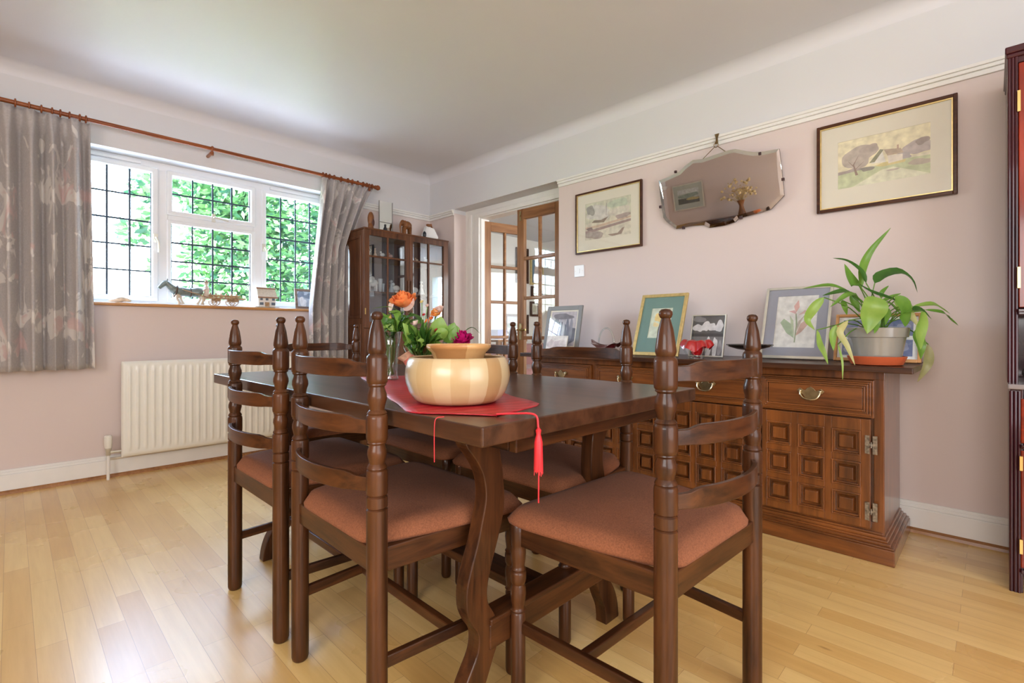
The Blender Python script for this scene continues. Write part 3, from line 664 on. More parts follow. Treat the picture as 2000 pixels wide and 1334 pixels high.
for y in (.985, 2.19): mesh_obj('bracket', MB().tube([(WX, y, 2.165), (-3.90, y, 2.165)], .011).ball((-3.885, y, 2.19), .020, sc=(1,.6,1)).tube([(-3.885, y, 2.17), (-3.885, y, 2.145)], .010), pole_m, cp, sm=True)
ys = [-.32, -.17, -.05, .02, .075, .125, .17, .205, .245, .29, .318]+[1.775, 1.80, 1.83, 1.87, 1.93, 1.99, 2.03, 2.08, 2.13, 2.165, 2.215]
for y in ys: mesh_obj('ring', MB().tube([(-3.885+.0195*math.cos(k*PI/8), y, 2.189+.0195*math.sin(k*PI/8)) for k in range(16)], .0045, 6, closed=True), pole_m, cp, sm=True)

ra = thing('radiator', (-3.92, 1.02, .131), 'white ribbed panel radiator under the window', 'radiator')
m = MB(); ry0, ry1, rz0, rz1 = .487, 1.56, .131, .730
def radP(u, v):
    y = ry0+(ry1-ry0)*u; z = rz0+(rz1-rz0)*v
    k = (y-ry0-.03)/.0416; inside = 1 if (.03 < y-ry0 < ry1-ry0-.03) else 0
    e = min(1, max(0, (min(z-rz0, rz1-z)-.035)/.02)); e = e*e*(3-2*e)
    r = max(0, math.sin(2*PI*k))*.007*e*inside
    edge = min(y-ry0, ry1-y, z-rz0, rz1-z); rr = .012*(1-min(1, edge/.014))**2
    return (-3.886+r-rr, y, z)
m.grid(radP, 260, 44)
mesh_obj('panel', m, radw, ra, sm='all')
mesh_obj('back_panel', MB().box((-3.935, ry0+.002, rz0+.004), (-3.892, ry1-.002, rz1-.006)), radw, ra, bevel=.006)
mesh_obj('bracket', MB().box((WX+.003, .62, .25), (-3.935, .65, .68)).box((WX+.003, 1.38, .25), (-3.935, 1.41, .68)), radw, ra)
v = mesh_obj('valve', MB().lathe([(.016,.195),(.019,.20),(.021,.235),(.021,.268),(.015,.275)], (-3.915, .425, 0), 16), radw, ra, sm=True)
mesh_obj('valve_body', MB().lathe([(.010,.150),(.013,.155),(.013,.180),(.017,.186),(.017,.194)], (-3.915, .425, 0), 12).tube([(-3.915, .425, .168), (-3.915, .49, .168)], .009), silver, v, sm=True)
mesh_obj('pipe', MB().tube([(-3.915, .425, 0), (-3.915, .425, .155)], .0085), white, ra, sm=True)
mesh_obj('pipe', MB().tube([(-3.965, .44, .118), (-3.965, 1.75, .118)], .0075), plain('painted_pipe', (.62, .55, .45), .4), ra, sm=True)

# ------------------------------------------------------------------ pictures
_pc = {}
def paint(col, var=.18, vs=30, rough=.8):
    k = (tuple(col), var, vs)
    if k not in _pc: _pc[k] = plain('paint_%d' % len(_pc), col, rough, var=var, vs=vs)
    return _pc[k]
def blob(cx, cy, rx, ry, seed=0, n=26, rough=.22):
    r = random.Random(seed); ph = [r.uniform(0, 6.28) for _ in range(4)]
    return [(cx+rx*math.cos(a)*(1+rough*sum(math.sin((i+2)*a+ph[i])/(i+1.5) for i in range(4))), cy+ry*math.sin(a)*(1+rough*sum(math.sin((i+2)*a+ph[i])/(i+1.5) for i in range(4)))) for a in [2*PI*k/n for k in range(n)]]
def stroke(p, q, w0, w1=None):
    w1 = w0 if w1 is None else w1; d = Vector((q[0]-p[0], q[1]-p[1])).normalized(); a = (-d.y, d.x)
    return [(p[0]+a[0]*w0, p[1]+a[1]*w0), (q[0]+a[0]*w1, q[1]+a[1]*w1), (q[0]-a[0]*w1, q[1]-a[1]*w1), (p[0]-a[0]*w0, p[1]-a[1]*w0)]
def clip(poly):
    return [(min(1, max(0, x)), min(1, max(0, y))) for x, y in poly]
def picture(name, label, cat, loc, W, H, lean=0, rz=0, fw=.018, fd=.018, fm=None, inner=None, mount=None, mw=(.07,.07,.07), art=(), base=(.8,.78,.7), glass=True, group=None, frames=None):
    # local: x to the right, z up, the viewer on the -y side; back of the frame on y=0
    t = thing(name, loc, label, cat, group); t.rotation_euler = (-lean, 0, rz)
    m = MB(); ring_box(m, -W/2, W/2, 0, H, fw, -fd, 0)
    f = mesh_obj('frame', m, fm, t, bevel=min(.003, fw*.25), world=False)
    if inner is not None:
        m = MB(); ring_box(m, -W/2+fw, W/2-fw, fw, H-fw, .005, -fd*.8, -.002); mesh_obj('inner_slip', m, inner, t, world=False); fw2 = fw+.005
    else: fw2 = fw
    x0, x1, z0, z1 = -W/2+fw2, W/2-fw2, fw2, H-fw2
    if mount is not None:
        a, b, c = mw   # side, top, bottom
        X0, X1, Z0, Z1 = x0+a, x1-a, z0+c, z1-b
        m = MB().box((x0-.001, -.0075, z0-.001), (X0, -.005, z1+.001)).box((X1, -.0075, z0-.001), (x1+.001, -.005, z1+.001)).box((X0, -.0075, z0-.001), (X1, -.005, Z0)).box((X0, -.0075, Z1), (X1, -.005, z1+.001))
        mesh_obj('mount', m, mount, t, world=False)
    else: X0, X1, Z0, Z1 = x0, x1, z0, z1
    m = MB().box((X0-.001, -.0045, Z0-.001), (X1+.001, -.001, Z1+.001), 0); mats = [paint(base)]
    for i, (poly, col) in enumerate(art):
        pm = paint(col)
        if pm not in mats: mats.append(pm)
        y = -.0046-.00004*(i+1)
        m.add([(X0+(X1-X0)*u, y, Z0+(Z1-Z0)*v) for u, v in clip(poly)], [tuple(range(len(poly)))], mats.index(pm))
    mesh_obj('artwork', m, mats, t, world=False)
    if glass: mesh_obj('glass', MB().box((x0-.001, -.0115, z0-.001), (x1+.001, -.0100, z1+.001)), picglass, t, world=False)
    return t
cream = plain('cream_mount', (.76, .72, .60), .8, var=.02); greyf = plain('grey_card_frame', (.22, .22, .215), .6, var=.05)
darkframe = wood('picture_moulding', (.02, .006, .003), (.10, .035, .015), 'x', .3, .4)
land = [([(0,.28),(.25,.36),(.5,.38),(.75,.42),(1,.44),(1,1),(0,1)], (.80,.74,.52)), (blob(.12,.30,.16,.10,1), (.42,.36,.33)), (blob(.24,.62,.20,.22,2), (.50,.44,.38)), (blob(.36,.74,.10,.09,21), (.46,.40,.35)), (blob(.88,.58,.14,.16,3), (.50,.44,.42)), (blob(.92,.68,.07,.07,31), (.36,.30,.27)),
  (blob(.72,.46,.10,.06,5), (.44,.40,.40)), ([(0,0),(1,0),(1,.38),(.7,.40),(.45,.36),(0,.30)], (.55,.60,.38)), ([(.16,0),(.50,.26),(.62,.28),(1,.02),(1,0)], (.72,.72,.55)), ([(.42,.36),(.52,.40),(.76,.38),(.74,.33),(.5,.32)], (.66,.58,.28)),
  ([(.38,.42),(.50,.66),(.54,.40)], (.80,.78,.70)), ([(.36,.44),(.48,.68),(.52,.66),(.42,.44)], (.30,.30,.20)), ([(.52,.66),(.70,.62),(.73,.52),(.56,.52)], (.52,.42,.32)), ([(.56,.52),(.72,.50),(.72,.38),(.57,.36)], (.74,.68,.58)), ([(.66,.62),(.68,.62),(.68,.70),(.66,.70)], (.5,.36,.28)),
  (stroke((.22,.24),(.18,.48),.016,.006), (.30,.22,.18)), (stroke((.19,.42),(.12,.56),.007,.002), (.3,.22,.18)), (stroke((.18,.46),(.24,.64),.007,.002), (.3,.22,.18)), (stroke((.2,.36),(.30,.50),.006,.002), (.3,.22,.18)), (blob(.34,.33,.07,.05,7), (.32,.30,.26)), (blob(.62,.22,.06,.02,8), (.55,.48,.40)), (blob(.9,.28,.12,.06,9), (.50,.44,.36))]
picture('framed_picture', 'wide framed watercolour of a cottage, tree and path, high above the potted plant', 'picture', (-.380, WY-.004, 1.520), .537, .441, fw=.015, fd=.020, fm=darkframe, inner=gold, mount=cream, mw=(.071,.078,.088), art=land, base=(.74,.70,.54))
harb = [([(0,.45),(1,.55),(1,1),(0,1)], (.60,.60,.46)), (blob(.30,.70,.26,.22,11), (.62,.60,.54)), (blob(.12,.80,.09,.14,12), (.34,.33,.29)), (blob(.72,.86,.20,.12,13), (.50,.56,.42)), (blob(.75,.64,.22,.12,14), (.66,.62,.52)), (blob(.82,.50,.16,.07,15), (.42,.34,.30)),
  ([(.14,.46),(.42,.42),(.52,.56),(.36,.50),(.2,.52)], (.28,.22,.17)), ([(.45,.40),(.62,.58),(.72,.44)], (.70,.66,.52)), ([(0,.26),(1,.40),(1,.34),(0,.18)], (.36,.27,.24)), ([(0,.36),(.3,.38),(1,.47),(1,.43),(.3,.31),(0,.31)], (.60,.46,.34)), (blob(.2,.12,.22,.10,17), (.40,.34,.30)), (blob(.68,.17,.16,.10,18), (.68,.64,.52)), ([(.5,.08),(.6,.02),(.8,.04),(.86,.2),(.82,.2),(.72,.08)], (.34,.25,.20)), (blob(.1,.3,.08,.04,19), (.26,.2,.18)), (stroke((.47,.6),(.48,.92),.006), (.35,.3,.28))]
picture('framed_picture', 'square framed harbour sketch in brown tones, above the light switch', 'picture', (-1.920, WY-.004, 1.481), .542, .440, fw=.013, fd=.018, fm=darkframe, inner=gold, mount=cream, mw=(.066,.066,.075), art=harb, base=(.66,.62,.50))
group = [(blob(.5,.35,.52,.34,41), (.16,.16,.19)), (blob(.25,.5,.10,.40,42), (.24,.24,.28)), (blob(.38,.42,.05,.36,43), (.42,.44,.50)), (blob(.52,.48,.05,.30,44), (.52,.50,.52)), (blob(.66,.46,.07,.36,45), (.20,.20,.24)), (blob(.8,.42,.08,.34,46), (.26,.25,.28)), (blob(.45,.86,.35,.10,47), (.22,.20,.22)), (blob(.08,.55,.1,.35,48), (.50,.46,.48))]
picture('photo_frame', 'large grey card photo frame with a blurred group photo, left end of the sideboard', 'photo frame', (-2.090, 2.600, .780), .300, .318, lean=.20, fw=.030, fd=.012, fm=greyf, mount=cream, mw=(.010,.010,.010), art=group, base=(.50,.46,.48))
bab = [(blob(.25,.5,.2,.3,51), (.62,.54,.52)), (blob(.55,.45,.2,.3,52), (.58,.50,.50)), (blob(.8,.5,.15,.3,53), (.64,.58,.55))]
picture('small_photograph', 'small pale photograph leaning on the foot of the grey photo frame', 'photograph', (-2.062, 2.515, .780), .175, .112, lean=.22, fw=.004, fd=.003, fm=cream, art=bab, base=(.72,.68,.64), glass=False)
flw = [(blob(.45,.68,.26,.16,61), (.72,.55,.22)), (blob(.62,.50,.14,.10,62), (.78,.66,.36)), (blob(.3,.45,.13,.08,63), (.70,.58,.30)), (blob(.5,.25,.08,.22,64), (.50,.56,.38))]
picture('photo_frame', 'gold frame with a deep green mount around a yellow flower print', 'picture', (-1.342, 2.500, .780), .282, .372, lean=.36, fw=.019, fd=.014, fm=gold, mount=plain('green_mount', (.14, .25, .22), .8, var=.03), mw=(.058,.066,.085), art=flw, base=(.56,.62,.50))
wed = [([(0,.48),(1,.48),(1,.56),(0,.56)], (.05,.05,.055)), ([(0,0),(1,0),(1,.48),(0,.48)], (.17,.17,.18)), (blob(.18,.70,.15,.10,71), (.62,.62,.64)), (blob(.42,.74,.13,.13,72), (.7,.7,.72)), (blob(.62,.72,.12,.11,73), (.66,.66,.68)), (blob(.84,.74,.13,.13,74), (.60,.60,.62)), (blob(.2,.92,.2,.08,75), (.22,.22,.23)), (blob(.35,.2,.07,.22,76), (.5,.5,.52)), (blob(.55,.18,.10,.24,77), (.72,.72,.74)), (blob(.75,.2,.08,.24,78), (.68,.68,.70)), (blob(.9,.2,.06,.2,79), (.3,.3,.32))]
picture('photo_frame', 'thin cream frame with a black-and-white wedding group photo behind the red glass bowl', 'photo frame', (-1.098, 2.600, .780), .186, .232, lean=.24, fw=.006, fd=.012, fm=silver, art=wed, base=(.10,.10,.105))
bot = [([(.50,.10),(.53,.10),(.55,.45),(.50,.66),(.47,.66),(.51,.42)], (.30,.36,.24)), ([(.50,.18),(.30,.28),(.12,.48),(.20,.56),(.38,.46)], (.36,.45,.31)), ([(.50,.20),(.40,.40),(.34,.62),(.44,.52)], (.44,.52,.36)), ([(.52,.22),(.66,.30),(.86,.50),(.80,.56),(.62,.46)], (.58,.40,.34)), ([(.52,.26),(.60,.44),(.70,.62),(.56,.5)], (.48,.42,.36)), ([(.48,.66),(.56,.78),(.52,.92),(.42,.80)], (.66,.40,.36)), ([(.54,.62),(.74,.66),(.90,.58),(.70,.72)], (.66,.46,.42)), ([(.30,.70),(.44,.72),(.50,.64)], (.62,.38,.38))]
picture('framed_picture', 'large pale frame, grey mount around a pink lily drawing, beside the potted plant', 'picture', (-.705, 2.680, .780), .300, .385, lean=.36, fw=.013, fd=.014, fm=silver, mount=plain('blue_grey_mount', (.31, .32, .38), .8, var=.03), mw=(.045,.035,.045), art=bot, base=(.72,.71,.68))
four = []
for i, (a, b) in enumerate(((.06,.55),(.54,.55),(.06,.08),(.54,.08))):
    four += [([(a,b),(a+.40,b),(a+.40,b+.38),(a,b+.38)], (.16,.19,.33)), (blob(a+.16,b+.14,.13,.08,80+i), (.34,.36,.46)), (blob(a+.28,b+.2,.08,.10,90+i), (.42,.30,.42) if i == 0 else (.28,.30,.42))]
picture('photo_frame', 'orange pine frame holding four small dark photos, behind the potted plant', 'photo frame', (-.373, 2.680, .780), .315, .222, lean=.30, fw=.013, fd=.016, fm=wood('pine_frame', (.45,.20,.07), (.68,.36,.15), 'x', .4), art=four, base=(.80,.80,.78))

# ------------------------------------------------------------------ frameless mirror hanging from the rail
mo = [(-1.507,1.872),(-1.463,1.877),(-1.369,1.896),(-1.334,1.921),(-1.282,1.945),(-1.223,1.936),(-1.145,1.943),(-1.072,1.949),(-1.036,1.947),(-.977,1.920),(-.938,1.905),(-.895,1.897),(-.812,1.891),(-.804,1.781),(-.797,1.645),(-.817,1.626),(-.865,1.583),(-.943,1.572),(-1.036,1.561),(-1.056,1.544),(-1.113,1.534),(-1.204,1.534),(-1.232,1.555),(-1.311,1.562),(-1.411,1.557),(-1.472,1.612),(-1.491,1.639),(-1.501,1.751)]
mi = thing('wall_mirror', (-1.153, WY-.012, 1.53), 'frameless mirror with wavy outline and silvery edge hanging from the picture rail', 'mirror'); mi.rotation_euler = (math.radians(7.5), 0, 0)
P0 = [Vector((x+1.153, z-1.53)) for x, z in mo][::-1]; nP = len(P0)
ins = []
for i, p in enumerate(P0):
    a = (P0[i]-P0[i-1]).normalized(); b = (P0[(i+1) % nP]-P0[i]).normalized(); nrm = Vector((-(a.y+b.y), a.x+b.x)).normalized(); ins.append(p+nrm*.020)
vs = [(p.x, -.004, p.y) for p in P0]+[(p.x, -.0065, p.y) for p in ins]
mesh_obj('mirror_glass', MB().add([(p.x, -.0066, p.y) for p in ins], [tuple(range(nP))]), mirror_m, mi, world=False)
m = MB().add(vs, [(i, (i+1) % nP, nP+(i+1) % nP, nP+i) for i in range(nP)]); mesh_obj('bevelled_edge', m, mirror_b, mi, world=False)
mesh_obj('backing', MB().prism([(p.x, p.y) for p in P0], -.0038, .004, 'y'), black_m, mi, world=False)
m = MB()
for x, z in ((-.24,.372),(.245,.360),(-.352,.18),(.353,.20),(-.21,.028),(.13,.035)): m.box((x-.006, -.0095, z-.008), (x+.006, .004, z+.006))
mesh_obj('clip', m, plain('dark_clip', (.05, .02, .02), .5), mi, world=False)
m = MB().tube([(-.070, -.002, .405), (-.008, .028, .465)], .0022, 6).tube([(.070, -.002, .41), (.010, .028, .463)], .0022, 6).tube([(.0125*math.cos(k*PI/8), .028, .473+.0125*math.sin(k*PI/8)) for k in range(16)], .0022, 6, closed=True)
mesh_obj('chain', m, brass, mi, sm=True, world=False)
o = mesh_obj('picture_hook', MB().prism([(-1.166, RZ+.036), (-1.140, RZ+.036), (-1.148, RZ+.010), (-1.146, RZ-.022), (-1.160, RZ-.022), (-1.158, RZ+.010)], WY-.036, WY-.031, 'y').tube([(-1.153, WY-.033, RZ-.015), (-1.153, WY-.050, RZ-.028), (-1.153, WY-.058, RZ-.018)], .003), brass)
tag(o, 'brass hook on the picture rail above the mirror', 'hook')
o = thing('light_switch', (-2.165, WY, 1.319), 'white plastic wall switch plate below the harbour sketch', 'light switch')
mesh_obj('plate', MB().box((-2.209, WY-.009, 1.319), (-2.121, WY, 1.405)), upvc, o, bevel=.003)
mesh_obj('rocker', MB().box((-2.172, WY-.013, 1.345), (-2.158, WY-.008, 1.378)), upvc, o, bevel=.001)
mesh_obj('screw', MB().lathe([(.003, 0), (.003, .001)], (0,0,0), 8).xf(Matrix.Translation((-2.196, WY-.0092, 1.362)) @ Matrix.Rotation(PI/2, 4, 'X')).add(*(lambda q: (q.v, q.f))(MB().lathe([(.003, 0), (.003, .001)], (0,0,0), 8).xf(Matrix.Translation((-2.134, WY-.0092, 1.362)) @ Matrix.Rotation(PI/2, 4, 'X')))), silver, o)

# ------------------------------------------------------------------ glass and ornaments on the sideboard
ZT = .779
o = thing('glass_basket', (-1.69, 2.55, ZT), 'dark ruby glass basket with a clear looped handle on the sideboard', 'ornament')
def ruf(cx, cy, z, r, h, petals, flare, sx=1, sy=1, sag=0, droop=0):
    def P(u, v):
        a = 2*PI*u; t = max(0, (v-.55)/.45); rr = r*(.45+.55*min(1, v/.55)**.6)+flare*t*(1+.25*math.sin(petals*a))
        zz = z+h*min(1, v/.62)**1.1-droop*.045*t**3+t*(.010*math.sin(petals*a)+sag*math.cos(2*a))
        return (cx+rr*math.cos(a)*sx, cy+rr*math.sin(a)*sy, zz)
    return P
mesh_obj('ruffled_bowl', MB().grid(ruf(-1.69, 2.55, ZT+.012, .045, .050, 5, .030, 1.5, .85, .022), 60, 16), darkred, o, sm='all')
mesh_obj('foot', MB().lathe([(.028,0),(.030,.004),(.016,.010),(.018,.016)], (-1.69, 2.55, ZT), 20), clear, o, sm=True)
mesh_obj('looped_handle', MB().tube([(-1.69+.055*math.cos(t), 2.55, ZT+.062+.098*math.sin(t)) for t in [PI*k/20 for k in range(21)]], .0055), clear, o, sm=True)
o = thing('glass_bowl', (-1.081, 2.45, ZT), 'bright red frilled glass bowl in front of the wedding photo', 'bowl')
mesh_obj('frilled_bowl', MB().grid(ruf(-1.081, 2.45, ZT+.016, .038, .078, 6, .034, 1.05, 1, .010, .9), 72, 18), redglass, o, sm='all')
mesh_obj('foot', MB().lathe([(.033,0),(.034,.004),(.014,.012),(.014,.018)], (-1.081, 2.45, ZT), 20), clear, o, sm=True)
m = MB()
for k in range(3):
    a = 2*PI*k/3-.4; m.tube([(-1.081+.045*math.cos(a), 2.45+.045*math.sin(a), ZT+.075), (-1.081+.060*math.cos(a), 2.45+.060*math.sin(a), ZT+.045), (-1.081+.040*math.cos(a), 2.45+.040*math.sin(a), ZT+.003)], .005)
mesh_obj('clear_feet', m, clear, o, sm=True)
o = thing('pedestal_dish', (-.842, 2.50, ZT), 'black pedestal dish between the wedding photo and the lily drawing', 'dish')
mesh_obj('pedestal', MB().lathe([(.040,0),(.042,.004),(.026,.012),(.014,.024),(.012,.040),(.020,.048)], (-.842, 2.50, ZT), 24), plain('black_glazed', (.012,.011,.011), .15, coat=.6), o, sm=True)
mesh_obj('dish', MB().lathe([(.015,.046),(.055,.052),(.094,.064),(.105,.072),(.103,.076),(.090,.071),(.05,.062),(.001,.058)], (-.842, 2.50, ZT), 32), plain('black_glazed_dish', (.012,.011,.011), .12, coat=.8), o, sm=True)

# ------------------------------------------------------------------ peace lily in its pot
CX, CYp = -.345, 2.504
pp = thing('potted_plant', (CX, CYp, ZT), 'drooping peace lily in a grey pot on a terracotta saucer on the sideboard', 'potted plant')
mesh_obj('saucer', MB().lathe([(.082,0),(.088,.002),(.102,.034),(.098,.036),(.083,.006),(.001,.005)], (CX, CYp, ZT), 36), plain('terracotta_plastic', (.50, .10, .035), .35, var=.05), pp, sm=True)
mesh_obj('pot', MB().lathe([(.072,.006),(.080,.008),(.098,.112),(.1055,.114),(.110,.150),(.106,.152),(.100,.120),(.001,.118)], (CX, CYp, ZT), 40), plain('grey_glazed_pot', (.25, .235, .205), .22, coat=.4, var=.04), pp, sm=True)
mesh_obj('soil', MB().lathe([(.099,.122),(.04,.130),(.001,.132)], (CX, CYp, ZT), 24, cap=False), plain('potting_soil', (.05, .03, .02), .95, var=.5, vs=80), pp)
Rr_, Fr_ = Vector((.7145, .6997, 0)), Vector((-.6997, .7145, 0))
def leafmat(name, c, c2, tr=.35, rough=.35):
    m = bpy.data.materials.new(name); m.use_nodes = True; n = m.node_tree; b = n.nodes['Principled BSDF']; out = n.nodes['Material Output']
    col = ramp(n, noise(n, coords(n), 14, 3), [(.3, c), (.7, c2)]); n.links.new(col, b.inputs['Base Color']); b.inputs['Roughness'].default_value = rough
    t = N(n, 'ShaderNodeBsdfTranslucent'); n.links.new(col, t.inputs[0]); mi_ = N(n, 'ShaderNodeMixShader'); mi_.inputs[0].default_value = tr
    n.links.new(b.outputs[0], mi_.inputs[1]); n.links.new(t.outputs[0], mi_.inputs[2]); n.links.new(mi_.outputs[0], out.inputs[0]); return m
lfd = leafmat('leaf_dark_green', (.035, .11, .018), (.075, .20, .03)); lfm = leafmat('leaf_mid_green', (.12, .27, .035), (.20, .38, .06)); lfl = leafmat('leaf_light_green', (.22, .40, .06), (.34, .50, .11)); lfy = leafmat('leaf_yellow_green', (.50, .52, .20), (.62, .58, .28)); lfdry = leafmat('leaf_withered', (.30, .30, .12), (.42, .38, .17))
K = .2549*.002115
def plant_pt(x, y, t=0):  # offsets from the pot's mouth, in the plane across the view axis plus t towards the viewer
    return Vector((CX, CYp, ZT+.150))+Rr_*((x-665)*K)+Vector((0,0,1))*((820-y)*K)-Fr_*t
LV = [([(548,520),(535,400),(590,300),(640,200),(760,55)], 30, lfm, 0, 1), ([(545,480),(520,390),(430,310),(295,292)], 26, lfd, .02, 0), ([(520,500),(500,480),(450,420),(405,330)], 50, lfm, .0, 1), ([(622,480),(680,425),(790,395),(900,450),(965,548)], 44, lfd, .02, 0),
 ([(450,570),(380,535),(250,500),(75,520)], 26, lfm, .03, 0), ([(420,548),(320,548),(190,578)], 24, lfd, .05, 0), ([(430,562),(340,580),(250,662)], 22, lfm, .06, 0), ([(195,592),(120,670),(88,760),(125,835)], 36, lfl, .05, 1), ([(125,835),(160,930),(190,1000),(208,1088)], 30, lfl, .06, 1),
 ([(315,765),(270,850),(300,950),(365,1092)], 28, lfy, .10, 1), ([(255,800),(225,880),(212,985)], 26, lfl, .09, 1), ([(262,940),(270,1060),(274,1195)], 7, lfl, .10, 1), ([(500,590),(480,660),(470,750),(455,862)], 84, lfl, .11, 1), ([(650,590),(710,660),(740,740),(728,812)], 62, lfm, .10, 1),
 ([(790,700),(810,780),(800,880),(783,975)], 54, lfl, .13, 1), ([(435,492),(560,550),(680,600),(770,640)], 24, lfd, .06, 0), ([(706,590),(715,545),(742,496)], 16, lfm, .0, 1), ([(740,620),(800,580),(870,552)], 16, lfm, -.02, 0), ([(925,655),(1040,640),(1140,675),(1212,712)], 26, lfl, .02, 0),
 ([(985,682),(1110,705),(1190,745),(1238,800)], 24, lfm, .03, 0), ([(850,690),(930,685),(1022,752)], 32, lfd, .05, 0), ([(820,640),(870,730),(912,815)], 34, lfy, .05, 1), ([(985,790),(935,880),(925,960),(942,1055)], 44, lfm, .04, 1), ([(1108,945),(1095,1040),(1060,1120),(1025,1238)], 34, lfdry, -.02, 1),
 ([(380,610),(370,660),(400,720)], 20, lfm, .03, 1), ([(590,640),(570,720),(560,800)], 34, lfm, .04, 1), ([(650,680),(640,740),(650,800)], 26, lfm, .07, 1), ([(700,620),(770,650),(830,720)], 26, lfm, .02, 0), ([(520,700),(540,780),(500,860)], 30, lfm, .10, 1), ([(480,560),(500,620),(520,700)], 30, lfm, .0, 1), ([(830,600),(820,640),(840,690)], 22, lfl, .0, 1), ([(900,640),(860,660),(830,700)], 20, lfl, .02, 0)]
for i, (pts, wd, mt, t, vert) in enumerate(LV):
    P3 = [plant_pt(x, y, t+.012*math.sin(2.1*j+i)) for j, (x, y) in enumerate(pts)]
    up = -Fr_*1.0+Rr_*.25*math.sin(i)+Vector((0,0,.3)) if vert else Vector((0,0,1))-Fr_*.85
    l = mesh_obj('leaf', MB().leaf(P3, wd*K, up, .28), mt, pp, sm='all')
    b0 = P3[0]; c0 = Vector((CX, CYp, ZT+.128))+Rr_*(.03*math.sin(i*1.7))+Fr_*(.02*math.cos(i*2.3))
    midp = c0.lerp(b0, .5)+Vector((0,0,.03+.25*abs(b0.z-c0.z)*(1 if b0.z < c0.z+.05 else 0)))
    mesh_obj('stem', MB().tube(smooth([c0, midp, b0], 8), .0022, 6), lfm, l, sm=True)

# ------------------------------------------------------------------ table runner, bowls
run_m = plain('red_satin_runner', (.50, .022, .030), .38, var=.15, vs=14)
def runner_material():
    m, n, b, o = newmat('red_brocade'); v = coords(n, (1,1,1), (0,0,math.radians(20))); wv = N(n, 'ShaderNodeTexWave'); n.links.new(v, wv.inputs[0]); wv.inputs['Scale'].default_value = 9; wv.inputs['Distortion'].default_value = 2.5; wv.inputs['Detail'].default_value = 2
    n.links.new(ramp(n, wv.outputs['Fac'], [(.35, (.40, .008, .016)), (.75, (.50, .022, .035))]), b.inputs['Base Color']); b.inputs['Roughness'].default_value = .4; return m
run_m = runner_material()
rn = thing('table_runner', (-1.25, .85, TZ), 'red brocade table runner with a pointed tasselled end under the wooden bowl', 'table runner')
tip = Vector((-.720, .690)); ax = Vector((-.925, .380)).normalized(); sd = Vector((.380, .925)).normalized()
# outline of the runner lying askew: pointed tip, then two long sides
def rpt(l, s): q = tip+ax*l+sd*s; return q
cA, cB = Vector((-.885, .600)), Vector((-.812, .915))
far = 1.02
m = MB(); L = 44; S = 12; vs = []
for i in range(L+1):
    l = far*i/L; hw = .155*min(1, (i/L*far)/.105)
    for j in range(S+1):
        q = rpt(l, -hw+2*hw*j/S); y = q.y; z = TZ+.0025+.0012*math.sin(31*l+9*j/S)
        if y < TY0+.004: y = TY0+.004
        vs.append((q.x, y, z))
fs = [(i*(S+1)+j, i*(S+1)+j+1, (i+1)*(S+1)+j+1, (i+1)*(S+1)+j) for i in range(L) for j in range(S)]
c = mesh_obj('cloth', m.add(vs, fs), run_m, rn, sm='all'); s = c.modifiers.new('thick', 'SOLIDIFY'); s.thickness = .0018; s.offset = 1
tas = plain('red_tassel', (.62, .02, .03), .5)
tp = Vector((-.655+.006, .735)); m = MB().tube(smooth([(tip.x, tip.y, TZ+.005), (-.69, .715, TZ+.007), (-.655, .735, TZ+.006), (-.647, .736, TZ-.02)], 14), .0022, 6)
mesh_obj('tassel_cord', m, tas, rn, sm=True)
m = MB().lathe([(.0015,0),(.006,-.006),(.0045,-.014),(.0060,-.019),(.0085,-.03),(.0095,-.085),(.0080,-.088)], (-.647, .736, TZ-.018), 14)
for k in range(14):
    a = k*2.399; r = .0072; m.tube([(-.647+r*math.cos(a), .736+r*math.sin(a), TZ-.045), (-.647+r*1.25*math.cos(a), .736+r*1.25*math.sin(a), TZ-.108-.006*math.sin(k*3))], .0009, 4)
m.tube([(-.646, .736, TZ-.09), (-.644, .733, TZ-.13), (-.646, .735, TZ-.168)], .0016, 5)
mesh_obj('tassel', m, tas, rn, sm=True)
mesh_obj('tassel_cord', MB().tube(smooth([(-.775, .600, TZ+.004), (-.785, .588, TZ+.001), (-.787, .585, TZ-.02), (-.787, .585, TZ-.085)], 12), .0010, 5), tas, rn, sm=True)

def bowl_material(name, cols, seg):
    m, n, b, o = newmat(name); tc = N(n, 'ShaderNodeTexCoord'); sp = N(n, 'ShaderNodeSeparateXYZ'); n.links.new(tc.outputs['Object'], sp.inputs[0])
    at = N(n, 'ShaderNodeMath', operation='ARCTAN2'); n.links.new(sp.outputs[1], at.inputs[0]); n.links.new(sp.outputs[0], at.inputs[1])
    mu = N(n, 'ShaderNodeMath', operation='MULTIPLY_ADD'); n.links.new(at.outputs[0], mu.inputs[0]); mu.inputs[1].default_value = seg/(2*PI); mu.inputs[2].default_value = seg+.35
    fl = N(n, 'ShaderNodeMath', operation='FLOOR'); n.links.new(mu.outputs[0], fl.inputs[0]); wn = N(n, 'ShaderNodeTexWhiteNoise', noise_dimensions='1D'); n.links.new(fl.outputs[0], wn.inputs['W'])
    g = noise(n, coords(n, (14, 14, 1.2)), 2.4, 5, .6, .5); a = N(n, 'ShaderNodeMath', operation='MULTIPLY_ADD'); n.links.new(g, a.inputs[0]); a.inputs[1].default_value = .35; n.links.new(wn.outputs['Value'], a.inputs[2])
    n.links.new(ramp(n, a.outputs[0], cols), b.inputs['Base Color']); b.inputs['Roughness'].default_value = .3; b.inputs['Coat Weight'].default_value = .35; b.inputs['Coat Roughness'].default_value = .2; return m
BX, BY = -.930, .762
o = thing('wooden_bowl', (BX, BY, TZ+.005), 'large pale wooden salad bowl made of staves, on the red runner', 'bowl')
